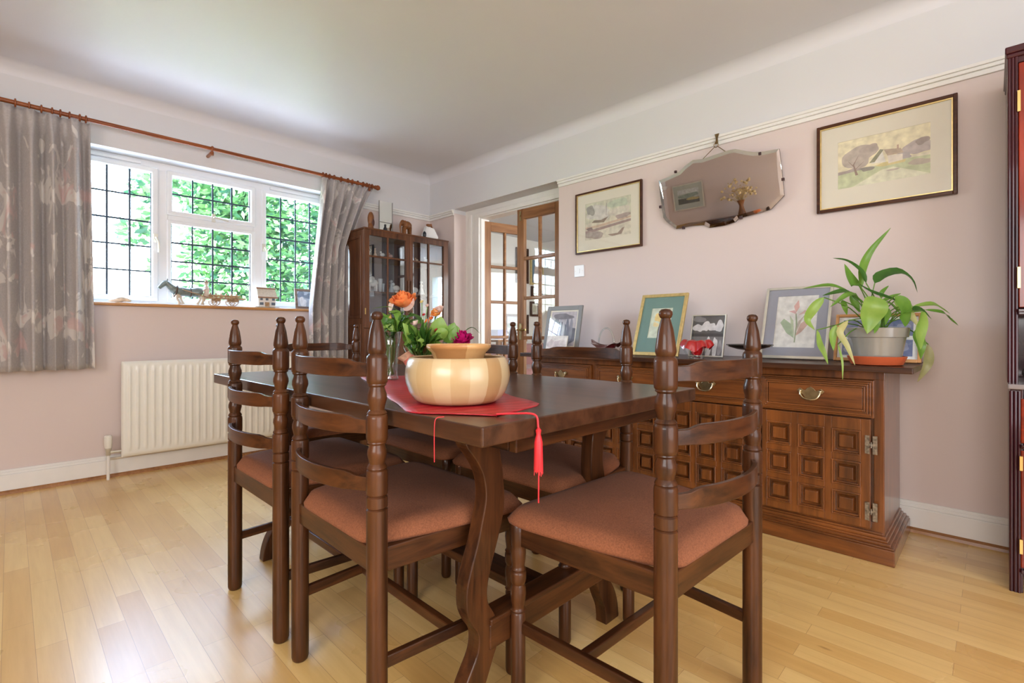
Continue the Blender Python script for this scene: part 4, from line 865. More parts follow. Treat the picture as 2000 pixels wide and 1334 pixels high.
prof = [(.082,0),(.094,.0015),(.106,.009),(.117,.026),(.1245,.048),(.1265,.064),(.1250,.082),(.1205,.098),(.1160,.1055),(.1130,.1075),(.1100,.1075),(.1085,.1055),(.113,.098),(.118,.080),(.119,.060),(.113,.038),(.100,.018),(.080,.008),(.001,.007)]
bw = mesh_obj('bowl_body', MB().lathe(prof, (0,0,0), 72), bowl_material('stave_bowl_wood', [(.1, (.38,.22,.09)), (.45, (.46,.31,.145)), (1.1, (.53,.40,.22))], 18), o, sm=True, world=False)
o = thing('wooden_bowl', (BX-.004, BY+.006, TZ+.088), 'smaller brown wooden bowl stacked inside the large pale bowl', 'bowl')
prof = [(.040,.0),(.050,.001),(.056,.008),(.060,.018),(.066,.034),(.075,.043),(.0785,.0475),(.0785,.0525),(.0765,.0545),(.062,.044),(.052,.028),(.040,.014),(.001,.011)]
mesh_obj('bowl_body', MB().lathe(prof, (0,0,0), 60), bowl_material('acacia_bowl_wood', [(.1, (.42,.19,.065)), (.6, (.56,.29,.11)), (1.1, (.68,.42,.18))], 5), o, sm=True, world=False)

# ------------------------------------------------------------------ flowers on the table
def at(px, py, d):   # a point d metres along the view axis of the reference view, for reading positions off the photo
    u = (px-1000)/960; v = (650-py)/960; q = (Fr_+Rr_*u)*d; return Vector((q.x, q.y, .91+v*d))
stem_m = leafmat('flower_stem', (.10, .22, .04), (.16, .30, .06), .2)
def bloom(m, c, R, axis, layers=5, seed=1, open_=.5, ruff=.12):
    rnd = random.Random(seed); axis = Vector(axis).normalized(); a = axis.orthogonal().normalized(); b = axis.cross(a)
    for L_ in range(layers):
        n = 3+(L_+1)//2; f = (L_+1)/layers
        for k in range(n):
            th = 2*PI*k/n+L_*.9+rnd.uniform(-.2, .2); wd = 2*PI/n*1.45; jit = rnd.uniform(.9, 1.12)
            def P(u, v):
                t = th+wd*(u-.5)*(.45+.55*math.sin(PI*min(1, .15+v*.6))); v = v*(1-.20*abs(2*u-1)**4)
                r = R*f*jit*(math.sin(v*PI*.5)**.8)*(1-.18*(1-f)*v); h = R*(1.45-.80*f*open_)*v**1.25*(1.05-.1*f)
                r *= 1+ruff*v*v*math.sin(9*u+k); h += R*.10*v*v*math.sin(7*u+2*k)-R*.35*f*open_*v**3
                rr = (a*math.cos(t)+b*math.sin(t)); return Vector(c)+rr*r+axis*(h-R*.35)
            m.grid(P, 8, 7)
    return m
orange = leafmat('orange_petals', (.85, .22, .06), (.95, .42, .14), .3, .5); orange2 = leafmat('orange_petals_light', (.90, .40, .10), (.95, .55, .2), .3, .5)
pinkp = leafmat('pale_pink_petals', (.82, .62, .55), (.88, .74, .66), .3, .5); magenta = leafmat('magenta_petals', (.42, .005, .10), (.62, .01, .20), .25, .5); redp = leafmat('red_petals', (.5, .02, .03), (.6, .05, .05), .25, .5); yellowp = leafmat('yellow_petals', (.75,.6,.2), (.85,.72,.35), .3, .5)
VX, VY = -1.535, .950
o = thing('glass_vase', (VX, VY, TZ+.005), 'tall cut-glass vase holding the big orange rose', 'vase')
prof = [(.026,0),(.027,.004),(.022,.012),(.024,.05),(.029,.11),(.036,.168),(.0345,.169),(.027,.11),(.0215,.05),(.018,.016),(.001,.014)]
def cutlathe(prof, c, n, amp):
    m = MB(); vs = []; fs = []
    for j, (r, h) in enumerate(prof):
        for k in range(n):
            a = 2*PI*k/n; q = r*(1+(amp*math.cos(12*a+h*60) if j < 6 else 0)); vs.append((c[0]+q*math.cos(a), c[1]+q*math.sin(a), c[2]+h))
    for j in range(len(prof)-1):
        for k in range(n): fs.append((j*n+k, j*n+(k+1)%n, (j+1)*n+(k+1)%n, (j+1)*n+k))
    fs += [tuple(range(n))[::-1], tuple((len(prof)-1)*n+k for k in range(n))]; return m.add(vs, fs)
mesh_obj('vase_glass', cutlathe(prof, (VX, VY, TZ+.005), 72, .025), clear, o, sm='all')
def stem(name, label, cat, pts, r, parent_parts, group=None):
    t = thing(name, pts[0], label, cat, group)
    mesh_obj('stem', MB().tube(smooth(pts, 14), r, 7), stem_m, t, sm=True)
    for nm, mb, mt in parent_parts: mesh_obj(nm, mb, mt, t, sm='all')
    return t
base = (VX, VY, TZ+.025)
c = at(788, 592, 1.745)
gl = lambda pts, wd, up=(0,0,1), fold=.2: MB().leaf([at(*q) for q in pts], wd, up, fold)
stem('rose', 'big orange rose above the cut-glass vase', 'flower', [base, (VX-.004, VY+.004, .90), tuple(c-Vector((0,0,.03)))], .0028,
  [('petals', bloom(MB(), c, .044, (.25,-.35,.9), 7, 3, .5, .10), orange), ('outer_petal', MB().leaf([c+Vector((-.01,0,-.02)), at(768, 592, 1.73), at(762, 612, 1.72)], .018, (0,0,1)), pinkp), ('outer_petal', MB().leaf([c+Vector((0,0,-.02)), at(805, 598, 1.72), at(808, 582, 1.72)], .016, (0,-1,.5)), pinkp),
   ('leaf', gl([(785, 612, 1.74), (760, 600, 1.73), (726, 603, 1.72)], .012), lfm), ('leaf', gl([(790, 608, 1.73), (770, 612, 1.70), (735, 622, 1.68)], .014), lfd), ('leaf', gl([(795, 610, 1.74), (815, 620, 1.72), (830, 640, 1.70)], .016), lfd), ('leaf', gl([(785, 615, 1.73), (792, 635, 1.69), (800, 668, 1.66)], .018, (.7,-.7,.3)), lfm)])
spr = [([(775,640),(760,625),(742,630)], .014, lfm), ([(778,642),(765,640),(745,652)], .013, lfd), ([(782,640),(792,622),(812,616)], .015, lfd), ([(785,640),(800,640),(818,650)], .014, lfm), ([(770,640),(752,640),(738,640)], .011, lfl), ([(780,630),(775,612),(758,608)], .012, lfm), ([(788,650),(795,665),(792,682)], .012, lfm), ([(776,645),(770,655),(755,660)], .012, lfd), ([(785,635),(808,628),(820,632)], .012, lfm)]
rl = random.Random(31)
for i in range(34):
    x0 = rl.uniform(736, 806); y0 = rl.uniform(606, 652); spr.append(([(774+(x0-774)*.3, 648), (774+(x0-774)*.7, (648+y0)/2-4), (x0, y0)], rl.uniform(.008, .015), (lfm, lfd, lfd, lfl, lfm)[i % 5]))
stem('foliage_sprig', 'bushy green leaves filling the mouth of the cut-glass vase', 'foliage', [(VX+.006, VY-.004, TZ+.03), (VX+.008, VY, .91), tuple(at(782, 632, 1.73))], .0022, [('leaf', MB().leaf([at(x, y, 1.70+.03*math.sin(i+j)) for j, (x, y) in enumerate(p)], w_, (0,-.5,.8)), mt) for i, (p, w_, mt) in enumerate(spr)])
vp = tag(mesh_obj('greenery', (lambda m: [m.tube(smooth([(VX+.010*math.cos(k*1.3), VY+.010*math.sin(k*1.3), TZ+.022), (VX-.012*math.cos(k*1.3), VY-.012*math.sin(k*1.3), TZ+.10), (VX+.022*math.cos(k*2.1), VY+.022*math.sin(k*2.1), TZ+.185)], 8), .0028, 6) for k in range(9)] and m)(MB()), stem_m, None, sm=True), 'bundle of green flower stems standing inside the cut-glass vase', 'greenery')
c = at(762, 622, 1.70); stem('rosebud', 'small orange bud on the left edge of the vase bouquet', 'flower', [(VX-.008, VY-.006, TZ+.03), (VX-.014, VY-.012, .92), tuple(c)], .002, [('petals', bloom(MB(), c, .014, (-.6,-.3,.4), 3, 9, .3), orange2)])
# basket arrangement
bk = thing('flower_basket', (-1.322, .948, TZ+.005), 'salmon and cream paper-wrapped flower basket behind the large bowl', 'basket')
cx, cy = -1.322, .948
def wrap(u, v):
    a = 2*PI*u; r = .036+.030*v+.010*v*math.sin(5*a)*v; return (cx+r*math.cos(a), cy+r*math.sin(a), TZ+.005+.088*v+.010*v*math.sin(4*a+1))
m = MB().grid(wrap, 60, 10); mesh_obj('wrapping', m, plain('salmon_paper', (.62, .20, .15), .6, var=.25, vs=25), bk, sm='all')
m = MB().grid(lambda u, v: (cx+(.064+.018*v)*math.cos(2*PI*u)*(1+.12*math.sin(10*PI*u)), cy+(.064+.018*v)*math.sin(2*PI*u)*(1+.12*math.sin(10*PI*u)), TZ+.088+.012*v+.012*math.sin(8*PI*u+1)), 70, 3)
mesh_obj('paper_collar', m, plain('cream_paper', (.74, .55, .36), .7, var=.3, vs=60), bk, sm='all')
mesh_obj('moss', MB().ball((cx, cy, TZ+.070), .045, sc=(1,1,.5)), plain('moss', (.06, .09, .03), .9, var=.4, vs=60, bmp=.8), bk, sm='all')
rnd = random.Random(4); parts = []
tg = [(800,650),(812,640),(822,660),(835,650),(845,640),(850,665),(858,650),(828,632),(815,668),(806,676),(842,676),(866,640),(838,618)]
for i, (x, y) in enumerate(tg):
    d = 1.58+.05*math.sin(i*1.9); p0 = at(822+(x-822)*.3, 690, 1.60); p1 = at((x+822)/2, (y+690)/2-4, d); p2 = at(x, y, d)
    parts.append(('leaf', MB().leaf([p0, p1, p2], .010+.006*((i*7) % 3)/2, (.4*math.sin(i),-.6,.5), .25), (lfd, lfm, lfl)[i % 3]))
rl = random.Random(12)
for i in range(46):
    x = rl.uniform(786, 868); y = rl.uniform(628, 690); d = rl.uniform(1.50, 1.60); p0 = at(824+(x-824)*.35, 694, 1.58); p2 = at(x, y, d); p1 = (p0+p2)/2+Vector((0, 0, .02))
    parts.append(('leaf', MB().leaf([p0, p1, p2], rl.uniform(.006, .013), (rl.uniform(-.6,.6), -.7, .4), .25), (lfd, lfm, lfd, lfl)[i % 4]))
st0 = stem('foliage_sprig', 'mixed green leaves rising from the paper-wrapped basket', 'foliage', [(cx, cy, TZ+.07), tuple(at(825, 668, 1.6)), tuple(at(828, 632, 1.6))], .002, parts)
c = at(852, 612, 1.62); stem('rose', 'smaller open orange flower behind the basket leaves', 'flower', [(cx+.01, cy+.005, TZ+.08), tuple(at(845, 650, 1.61)), tuple(c)], .002, [('petals', bloom(MB(), c, .022, (.2,-.5,.8), 4, 5, .8), orange2)])
for i, (x, y, r, mt, nm) in enumerate([(835,628,.010,orange,'orange'),(842,622,.008,orange,'deep orange'),(846,640,.010,orange2,'amber'),(828,615,.006,redp,'tiny crimson'),(852,645,.009,redp,'red'),(812,632,.012,pinkp,'pale pink'),(824,590,.007,yellowp,'cream budded'),(835,597,.007,pinkp,'blush budded'),(858,605,.015,pinkp,'wide pale pink'),(838,660,.012,pinkp,'salmon white'),(846,672,.012,pinkp,'peach white')]):
    c = at(x, y, 1.59+.02*math.sin(i)); stem('small_flower', nm+' small flower among the basket leaves'+(' standing highest' if i == 6 else ''), 'flower', [(cx+.004*i-.02, cy, TZ+.08), tuple(at((x+825)/2, (y+690)/2, 1.6)), tuple(c)], .0012, [('petals', bloom(MB(), c, r, (.3*math.sin(i),-.6,.7), 3, i+20, .6), mt)], 'small flowers in the basket')
m = MB()
for i in range(14):
    a = i*2.4; r = .045+.02*math.sin(i*3.1); p = Vector((cx+r*math.cos(a), cy+r*math.sin(a), TZ+.085)); m.leaf([p, p+Vector((.015*math.cos(a), .015*math.sin(a), .03)), p+Vector((.035*math.cos(a+.5), .03*math.sin(a+.5), .05))], .011, (math.cos(a), math.sin(a), .2), .4)
mesh_obj('cellophane', m, clear, bk, sm='all')
# small glass with the magenta peony
gx, gy = -1.262, 1.012
o = thing('drinking_glass', (gx, gy, TZ+.001), 'small clear glass holding the magenta flower behind the bowls', 'glass')
mesh_obj('tumbler', MB().lathe([(.026,0),(.028,.002),(.034,.140),(.0325,.140),(.0265,.006),(.001,.005)], (gx, gy, TZ+.001), 32), clear, o, sm=True)
c = at(903, 663, 1.57); stem('peony', 'bright magenta flower hanging over the rim beside the wooden bowls', 'flower', [(gx, gy, TZ+.01), (gx+.005, gy+.01, .87), tuple(c)], .0025, [('petals', bloom(MB(), c, .036, (.25,-.35,.75), 5, 12, .9, .2), magenta), ('leaf', gl([(905, 650, 1.60), (922, 640, 1.6), (938, 652, 1.6)], .010), lfd)])
stem('foliage_sprig', 'broad bright green leaves standing left of the magenta flower', 'foliage', [(gx-.004, gy, TZ+.01), (gx-.01, gy, .88), tuple(at(868, 632, 1.6))], .002, [('leaf', gl([(862, 662, 1.58), (858, 640, 1.57), (862, 618, 1.57)], .030, (.7,-.7,.2), .1), lfl), ('leaf', gl([(868, 668, 1.58), (880, 650, 1.57), (888, 630, 1.57)], .024, (.7,-.7,.2), .15), lfm), ('leaf', gl([(870, 660, 1.57), (862, 652, 1.55), (850, 658, 1.54)], .020, (.7,-.7,.3), .1), lfl), ('leaf', gl([(878, 665, 1.57), (890, 648, 1.57), (892, 636, 1.57)], .016, (.7,-.7,.2), .2), lfm)])

# ------------------------------------------------------------------ ornaments on the window sill
SX, SZ = -4.03, 1.104
hz = plain('grey_green_glaze', (.16, .20, .19), .35, coat=.3, var=.3, vs=40); tan = plain('tan_resin', (.40, .25, .13), .55, var=.35, vs=60); horn = plain('pale_hoof_hair', (.62, .52, .40), .6)
ho = thing('toy_horse', (SX, .86, SZ), 'grey ornamental shire horse harnessed to the toy cart on the sill', 'ornament')
def Q(y, z): return (SX, y, SZ+z)
mesh_obj('body', MB().tube(smooth([Q(.792,.085), Q(.83,.092), Q(.88,.088), Q(.93,.092), Q(.958,.080)], 16), [.012,.024,.032,.034,.033,.032,.031,.030,.030,.031,.033,.036,.038,.038,.034,.026,.012], 14).tube(smooth([Q(.805,.09), Q(.775,.118), Q(.752,.142), Q(.742,.152)], 8), [.030,.028,.025,.022,.020,.018,.017,.017,.014], 12).tube(smooth([Q(.755,.155), Q(.732,.140), Q(.712,.118), Q(.704,.108)], 8), [.010,.016,.018,.017,.015,.013,.012,.012,.008], 12).ball(Q(.752,.164), .007, sc=(.6,.6,1.8)), hz, ho, sm='all')
for y0, pts, hoof in ((0, [(.815,.07),(.806,.045),(.815,.022),(.822,.004)], .826), (0, [(.825,.07),(.832,.04),(.842,.02),(.846,.004)], .846), (0, [(.945,.07),(.950,.045),(.938,.02),(.930,.004)], .93), (0, [(.952,.07),(.962,.045),(.958,.022),(.956,.004)], .956)):
    s = .012 if pts[0][0] in (.815, .952) else -.012
    mesh_obj('leg', MB().tube(smooth([(SX+s, y, SZ+z) for y, z in pts], 10), [.015,.013,.011,.009,.008,.007,.007,.008,.011,.013,.012], 10), [horn], ho, sm='all')
mesh_obj('tail', MB().tube(smooth([Q(.965,.09), Q(.975,.06), Q(.972,.03)], 6), [.006,.009,.010,.010,.008,.006,.002], 8), horn, ho, sm='all')
mesh_obj('harness', MB().tube([(SX+.030*math.cos(k*PI/8), .800+.01*math.sin(k*PI/8), SZ+.092+.040*math.sin(k*PI/8)) for k in range(16)], .004, 6, closed=True).tube([(SX+.033*math.cos(k*PI/8), .885, SZ+.088+.035*math.sin(k*PI/8)) for k in range(16)], .003, 6, closed=True), plain('harness_leather', (.10,.05,.03), .5), ho, sm='all')
ca = thing('toy_cart', (SX, 1.09, SZ), 'brown ornamental four-wheeled cart with a driver on the window sill', 'ornament')
mesh_obj('bed', MB().box((SX-.035, .985, SZ+.052), (SX+.035, 1.235, SZ+.062)).box((SX-.037, .99, SZ+.070), (SX-.032, 1.20, SZ+.078)).box((SX+.032, .99, SZ+.070), (SX+.037, 1.20, SZ+.078)).box((SX-.03, 1.01, SZ+.035), (SX+.03, 1.07, SZ+.052)).box((SX-.03, 1.11, SZ+.035), (SX+.03, 1.19, SZ+.052)), tan, ca, bevel=.002)
m = MB()
for k in range(6): m.lathe([(.001,.0),(.012,.002),(.010,.018),(.003,.034)], (SX, 1.01+k*.034, SZ+.062), 10)
mesh_obj('load', m, tan, ca, sm='all')
mesh_obj('shaft', MB().tube([(SX+.034, .99, SZ+.055), (SX+.036, .93, SZ+.075), (SX+.036, .83, SZ+.105)], .003).tube([(SX-.034, .99, SZ+.055), (SX-.036, .93, SZ+.075), (SX-.036, .83, SZ+.105)], .003), tan, ca, sm='all')
for y, R in ((1.035, .026), (1.150, .031)):
    for s in (-.040, .040):
        m = MB().tube([(SX+s, y+R*math.cos(k*PI/12), SZ+R+.003+R*math.sin(k*PI/12)) for k in range(24)], .0026, 6, closed=True)
        for k in range(8): m.tube([(SX+s, y, SZ+R+.003), (SX+s, y+R*math.cos(k*PI/4), SZ+R+.003+R*math.sin(k*PI/4))], .0015, 5)
        m.ball((SX+s, y, SZ+R+.003), .006); mesh_obj('wheel', m, tan, ca, sm='all')
d = mesh_obj('driver', MB().lathe([(.001,.062),(.018,.064),(.016,.09),(.019,.115),(.014,.135),(.006,.142),(.0065,.148)], (SX, .985, SZ), 14).ball((SX, .984, SZ+.158), .013).tube([(SX+.016, .985, SZ+.125), (SX+.02, .96, SZ+.105), (SX+.012, .94, SZ+.11)], .005).tube([(SX-.016, .985, SZ+.125), (SX-.02, .96, SZ+.105), (SX-.012, .94, SZ+.11)], .005), plain('pale_figure', (.70,.58,.50), .5), ca, sm='all')
mesh_obj('hat', MB().lathe([(.017,.165),(.018,.168),(.009,.170),(.009,.182),(.001,.184)], (SX, .984, SZ), 14), tan, d, sm='all')
ct = thing('model_cottage', (SX, 1.387, SZ), 'small white model cottage with a thatched roof on the window sill', 'ornament')
mesh_obj('walls', MB().box((SX-.03, 1.325, SZ+.008), (SX+.026, 1.452, SZ+.085)), plain('cottage_white', (.78,.76,.72), .6), ct, bevel=.002)
mesh_obj('base', MB().box((SX-.045, 1.300, SZ), (SX+.042, 1.475, SZ+.008)), plain('cottage_base', (.45,.44,.40), .7, var=.3), ct, bevel=.003)
mesh_obj('roof', MB().add([(SX+.036,1.318,SZ+.080),(SX+.036,1.462,SZ+.080),(SX-.002,1.455,SZ+.148),(SX-.002,1.322,SZ+.148),(SX-.040,1.318,SZ+.080),(SX-.040,1.462,SZ+.080),(SX+.036,1.318,SZ+.072),(SX+.036,1.462,SZ+.072),(SX-.04,1.318,SZ+.072),(SX-.04,1.462,SZ+.072)], [(0,1,2,3),(3,2,5,4),(0,3,4),(1,5,2),(6,8,9,7),(0,6,7,1),(4,5,9,8),(0,4,8,6),(1,7,9,5)]), plain('thatch', (.60,.53,.44), .8, var=.1, vs=90), ct)
mesh_obj('ridge', MB().tube([(SX-.002, 1.318, SZ+.150), (SX-.002, 1.458, SZ+.150)], .006).tube([(SX+.036, 1.318, SZ+.078), (SX+.036, 1.466, SZ+.078)], .005), plain('ridge_brown', (.32,.17,.10), .6), ct, sm=True)
m = MB()
for y in (1.338, 1.378, 1.425):
    m.box((SX+.025, y, SZ+.056), (SX+.028, y+.018, SZ+.072))
for y in (1.335, 1.420): m.box((SX+.025, y, SZ+.020), (SX+.028, y+.026, SZ+.040))
mesh_obj('window', m, plain('cottage_pane', (.12,.15,.20), .3), ct); mesh_obj('porch', MB().box((SX+.026, 1.372, SZ+.008), (SX+.036, 1.402, SZ+.042)), tan, ct, bevel=.002)
picture('photo_frame', 'small wooden photo frame at the curtain end of the window sill', 'photo frame', (SX-.03, 1.72, SZ), .190, .170, lean=.18, rz=PI/2, fw=.020, fd=.012, fm=wood('small_frame_wood', (.10,.06,.04), (.28,.19,.14), 'x', .4), art=[(blob(.3,.3,.2,.3,101), (.72,.72,.74)), (blob(.7,.7,.3,.2,102), (.20,.24,.32)), (blob(.2,.8,.2,.2,103), (.16,.20,.28))], base=(.42,.46,.54))
sh = thing('seashell', (SX+.02, .50, SZ), 'cream seashell and driftwood ornament at the left of the sill', 'ornament')
mesh_obj('shell', MB().tube(smooth([(SX+.02,.435,SZ+.008),(SX+.02,.47,SZ+.014),(SX+.02,.51,SZ+.022),(SX+.02,.55,SZ+.012)], 14), [.003,.006,.008,.010,.011,.014,.017,.018,.020,.018,.016,.015,.013,.010,.008], 12), plain('shell_cream', (.72,.60,.48), .5, var=.25, vs=50), sh, sm='all')

# ------------------------------------------------------------------ ornaments on top of the china cabinet
KT = kz+.015
carv = wood('carved_brown_wood', (.10,.035,.012), (.32,.13,.045), 'z', .4, .3)
def figure_obj(name, label, y, parts, x=-3.70, cat='ornament', grp=None, z=KT):
    t = thing(name, (x, y, z), label, cat, grp)
    for nm, mb, mt in parts: mesh_obj(nm, mb, mt, t, sm='all', world=False)
    return t
figure_obj('carved_figure', 'dark brown rounded carved wooden figure at the curtain end of the cabinet top', 2.10, [('carving', MB().ball((0,0,.088), .030, sc=(.8,.95,2.1)).lathe([(.024,0),(.022,.05)], (0,0,0), 14), carv), ('face', MB().ball((.018,.010,.06), .014, sc=(.6,1,2.4)), plain('dark_recess', (.06,.015,.01), .5))])
el = thing('carved_elephant', (-3.70, 2.445, KT), 'brown carved wooden elephant in the middle of the cabinet top', 'ornament')
mesh_obj('body', MB().ball((0,.008,.092), .038, sc=(.75,1.25,.95)).ball((0,-.036,.108), .025, sc=(.9,.9,1.05)).tube(smooth([(0,-.050,.105),(0,-.062,.075),(0,-.060,.04),(0,-.054,.012)], 8), [.014,.012,.010,.009,.008,.007,.006,.005,.004], 10), carv, el, sm='all', world=False)
for s in (-1, 1):
    mesh_obj('leg', MB().lathe([(.013,0),(.011,.02),(.013,.075)], (s*.013,-.022,0), 12), carv, el, sm='all', world=False); mesh_obj('leg', MB().lathe([(.013,0),(.011,.02),(.014,.075)], (s*.013,.034,0), 12), carv, el, sm='all', world=False)
    mesh_obj('ear', MB().ball((s*.024,-.026,.105), .018, sc=(.3,.8,1.2)), carv, el, sm='all', world=False)
fo = thing('folding_frame', (-3.78, 2.29, KT), 'pale grey square mirror tile standing on the cabinet top beside the curtain', 'picture')
mesh_obj('panel', MB().box((-.006,-.062,.0), (0,.062,.285)), mirror_m, fo, world=False); mesh_obj('edge', MB().box((-.008,-.066,0), (.003,-.062,.285)).box((-.008,.062,0), (.003,.066,.285)).box((-.001,-.062,.100), (.002,.062,.104)), plain('grey_edge', (.25,.25,.24), .5), fo, world=False)
figure_obj('small_figurine', 'tiny black figurine in front of the grey mirror tile', 2.235, [('body', MB().lathe([(.014,0),(.018,.01),(.016,.03),(.008,.045),(.010,.05)], (0,0,0), 12).ball((0,0,.058), .010), plain('black_figure', (.015,.02,.025), .3))])
figure_obj('small_figurine', 'black figurine left of the white angular house', 2.612, [('body', MB().ball((0,0,.028), .020, sc=(.7,.9,1.5)), plain('black_figure_b', (.012,.015,.02), .3))], x=-3.66)
wh = thing('paper_house', (-3.72, 2.70, KT), 'white angular ornament with a brown bird on top, door end of the cabinet top', 'ornament')
mesh_obj('shape', MB().prism([(-.085,0),(.080,0),(.098,.03),(.050,.108),(-.035,.118),(-.055,.06)], -.02, .02, 'x'), plain('white_porcelain', (.74,.73,.72), .4), wh, bevel=.004, world=False)
mesh_obj('bird', MB().ball((.0,.0,.133), .016, sc=(.7,1.8,.8)).ball((0,.026,.140), .011).tube([(0,.03,.13),(0,.05,.10)], [.008,.004]), carv, wh, sm='all', world=False)

# ------------------------------------------------------------------ figurines in the china cabinet
por = plain('porcelain_white', (.80,.78,.72), .25, coat=.3, var=.08, vs=50); porb = plain('porcelain_tan', (.62,.45,.32), .35, var=.3, vs=60); porg = plain('porcelain_grey', (.52,.56,.58), .3, var=.2); porp = plain('porcelain_blush', (.66,.40,.34), .35, var=.3, vs=60)
def fgl(kind, s):
    m = MB()
    if kind == 'lady': m.lathe([(.020*s,0),(.022*s,.004*s),(.014*s,.025*s),(.008*s,.042*s),(.011*s,.055*s),(.005*s,.064*s)], (0,0,0), 14).ball((0,0,.073*s), .009*s)
    elif kind == 'jug': m.lathe([(.010*s,0),(.016*s,.012*s),(.015*s,.03*s),(.009*s,.05*s),(.014*s,.066*s)], (0,0,0), 14).tube([(0,.013*s,.055*s),(0,.024*s,.045*s),(0,.014*s,.022*s)], .002*s)
    elif kind == 'bird': m.ball((0,0,.022*s), .016*s, sc=(.8,1.3,.9)).ball((0,-.016*s,.040*s), .008*s).lathe([(.012*s,0),(.008*s,.010*s)], (0,0,0), 12)
    elif kind == 'camel': m.ball((0,0,.045*s), .026*s, sc=(.6,1.3,.8)).ball((0,0,.066*s), .014*s).tube([(0,-.028*s,.045*s),(0,-.045*s,.060*s),(0,-.050*s,.080*s)], .007*s).ball((0,-.054*s,.082*s), .010*s); [m.lathe([(.006*s,0),(.006*s,.035*s)], (x*s,y*s,0), 8) for x in (-.008,.008) for y in (-.02,.02)]
    elif kind == 'cup': m.lathe([(.008*s,0),(.010*s,.04*s),(.013*s,.070*s)], (0,0,0), 14)
    return m
FG = [('jug',2.07,1.543,1.0,por,'white jug at the left end of the top shelf'),('lady',2.13,1.543,.75,porb,'small tan lady figurine on the top shelf'),('bird',2.195,1.543,.9,por,'pale bird figurine beside the left glazing bar, top shelf'),('bird',2.27,1.543,.8,porp,'reddish bird figurine on the top shelf'),('cup',2.375,1.543,1.2,porg,'tall grey beaker beside the middle stile, top shelf'),
 ('lady',2.50,1.543,1.0,por,'white robed lady figurine on the top shelf right of the middle stile'),('bird',2.56,1.543,.7,porb,'tiny tan bird figurine, top shelf of the right door'),('bird',2.665,1.543,1.0,por,'white bird figurine far right of the top shelf'),
 ('camel',2.105,1.253,1.35,por,'large white camel figurine on the lower shelf'),('cup',2.175,1.253,1.3,porg,'pale blue beaker next to the white camel'),('cup',2.20,1.253,.85,porg,'short grey beaker by the left glazing bar, lower shelf'),('lady',2.275,1.253,1.1,porg,'grey green lady figurine on the lower shelf'),('bird',2.325,1.253,1.5,por,'white kneeling figurine near the middle stile, lower shelf'),
 ('lady',2.49,1.253,1.1,porp,'blush coloured lady figurine, lower shelf of the right door'),('bird',2.535,1.253,1.5,por,'round white figurine, lower shelf of the right door'),('lady',2.61,1.253,1.3,por,'tall cream figurine against the right glazing bar, lower shelf')]
for kd, y, z, s, mt, lab in FG:
    t = tag(mesh_obj('figurine', fgl(kd, s), mt, None, sm='all', world=False), lab, 'figurine', 'figurines behind the cabinet glass'); t.location = (-3.69+.02*math.sin(y*9), y, z); t.scale = (1.2, 1.2, 1.2)

# ------------------------------------------------------------------ the next room, glimpsed through the glass
def nx(px, py): 
    u = (px-1000)/960; q = Fr_+Rr_*u; t = -5.5/q.x; return q.y*t, .91+(650-py)/960*t
def nframe(label, p0, p1, fm, art, base):
    (ya, zb), (yb, zt) = nx(p0[0], p1[1]), nx(p1[0], p0[1])
    picture('framed_picture', label, 'picture', (-5.495, (ya+yb)/2, zb), abs(yb-ya), zt-zb, rz=PI/2, fw=.035, fd=.03, fm=fm, art=art, base=base, glass=False)
nframe('gold-framed portrait in blue tones seen through the upper panes of the right glazed door', (1034,507), (1060,556), gold, [(blob(.5,.4,.3,.4,110), (.5,.42,.38)), (blob(.5,.7,.15,.15,111), (.6,.48,.40))], (.12,.20,.26))
nframe('small red-brown frame under the gold-framed portrait in the next room', (1036,561), (1058,580), darkframe, [(blob(.5,.5,.3,.3,112), (.6,.5,.4))], (.75,.72,.64))
nframe('narrow dark picture beyond the left glazed door', (1006,487), (1030,552), darkframe, [], (.45,.40,.32))
nframe('pale picture seen through the right-hand panes of the glazed door', (1068,512), (1096,560), silver, [(blob(.5,.5,.3,.35,113), (.45,.56,.60)), (blob(.4,.2,.3,.2,114), (.25,.27,.26))], (.75,.82,.84))
nframe('small black-framed picture at the lower right in the next room', (1072,565), (1094,590), black_m, [(blob(.5,.5,.3,.3,115), (.3,.3,.3))], (.7,.7,.68))
nframe('brown-framed picture low on the wall of the next room', (1034,590), (1052,618), darkframe, [(blob(.5,.5,.3,.3,116), (.5,.48,.36))], (.66,.64,.54))
nframe('wide landscape frame above the sofa in the next room', (985,615), (1030,652), darkframe, [(blob(.5,.4,.5,.2,117), (.30,.40,.34)), (blob(.5,.8,.5,.2,118), (.62,.70,.74))], (.70,.74,.74))
so = thing('sofa', (-4.85, 5.6, 0), 'dusky pink sofa in the room beyond the glazed doors', 'sofa'); pk = fabric('pink_upholstery', (.42,.20,.19), (.56,.30,.28))
mesh_obj('seat', MB().box((-5.4, 4.9, .12), (-4.55, 6.3, .42)), pk, so, bevel=.04); mesh_obj('backrest', MB().box((-5.42, 4.9, .3), (-5.15, 6.3, .74)), pk, so, bevel=.06)
for y in (4.78, 6.16): mesh_obj('armrest', MB().box((-5.4, y, .1), (-4.55, y+.14, .56)), pk, so, bevel=.04)
dt = thing('side_table', (-4.45, 4.4, 0), 'low wooden side table in the next room', 'table')
mesh_obj('tabletop', MB().box((-4.75, 4.1, .80), (-4.25, 4.62, .83)), doorw['y'], dt, bevel=.004)
for x in (-4.72, -4.28):
    for y in (4.13, 4.59): mesh_obj('leg', MB().box((x-.02, y-.02, 0), (x+.02, y+.02, .80)), doorw['z'], dt, bevel=.003)
tag(mesh_obj('storage_box', MB().box((-4.62, 4.26, .831), (-4.42, 4.42, .95)), plain('blue_card', (.10,.14,.48), .6), None, bevel=.004), 'blue box on the side table beyond the left glazed door', 'box')

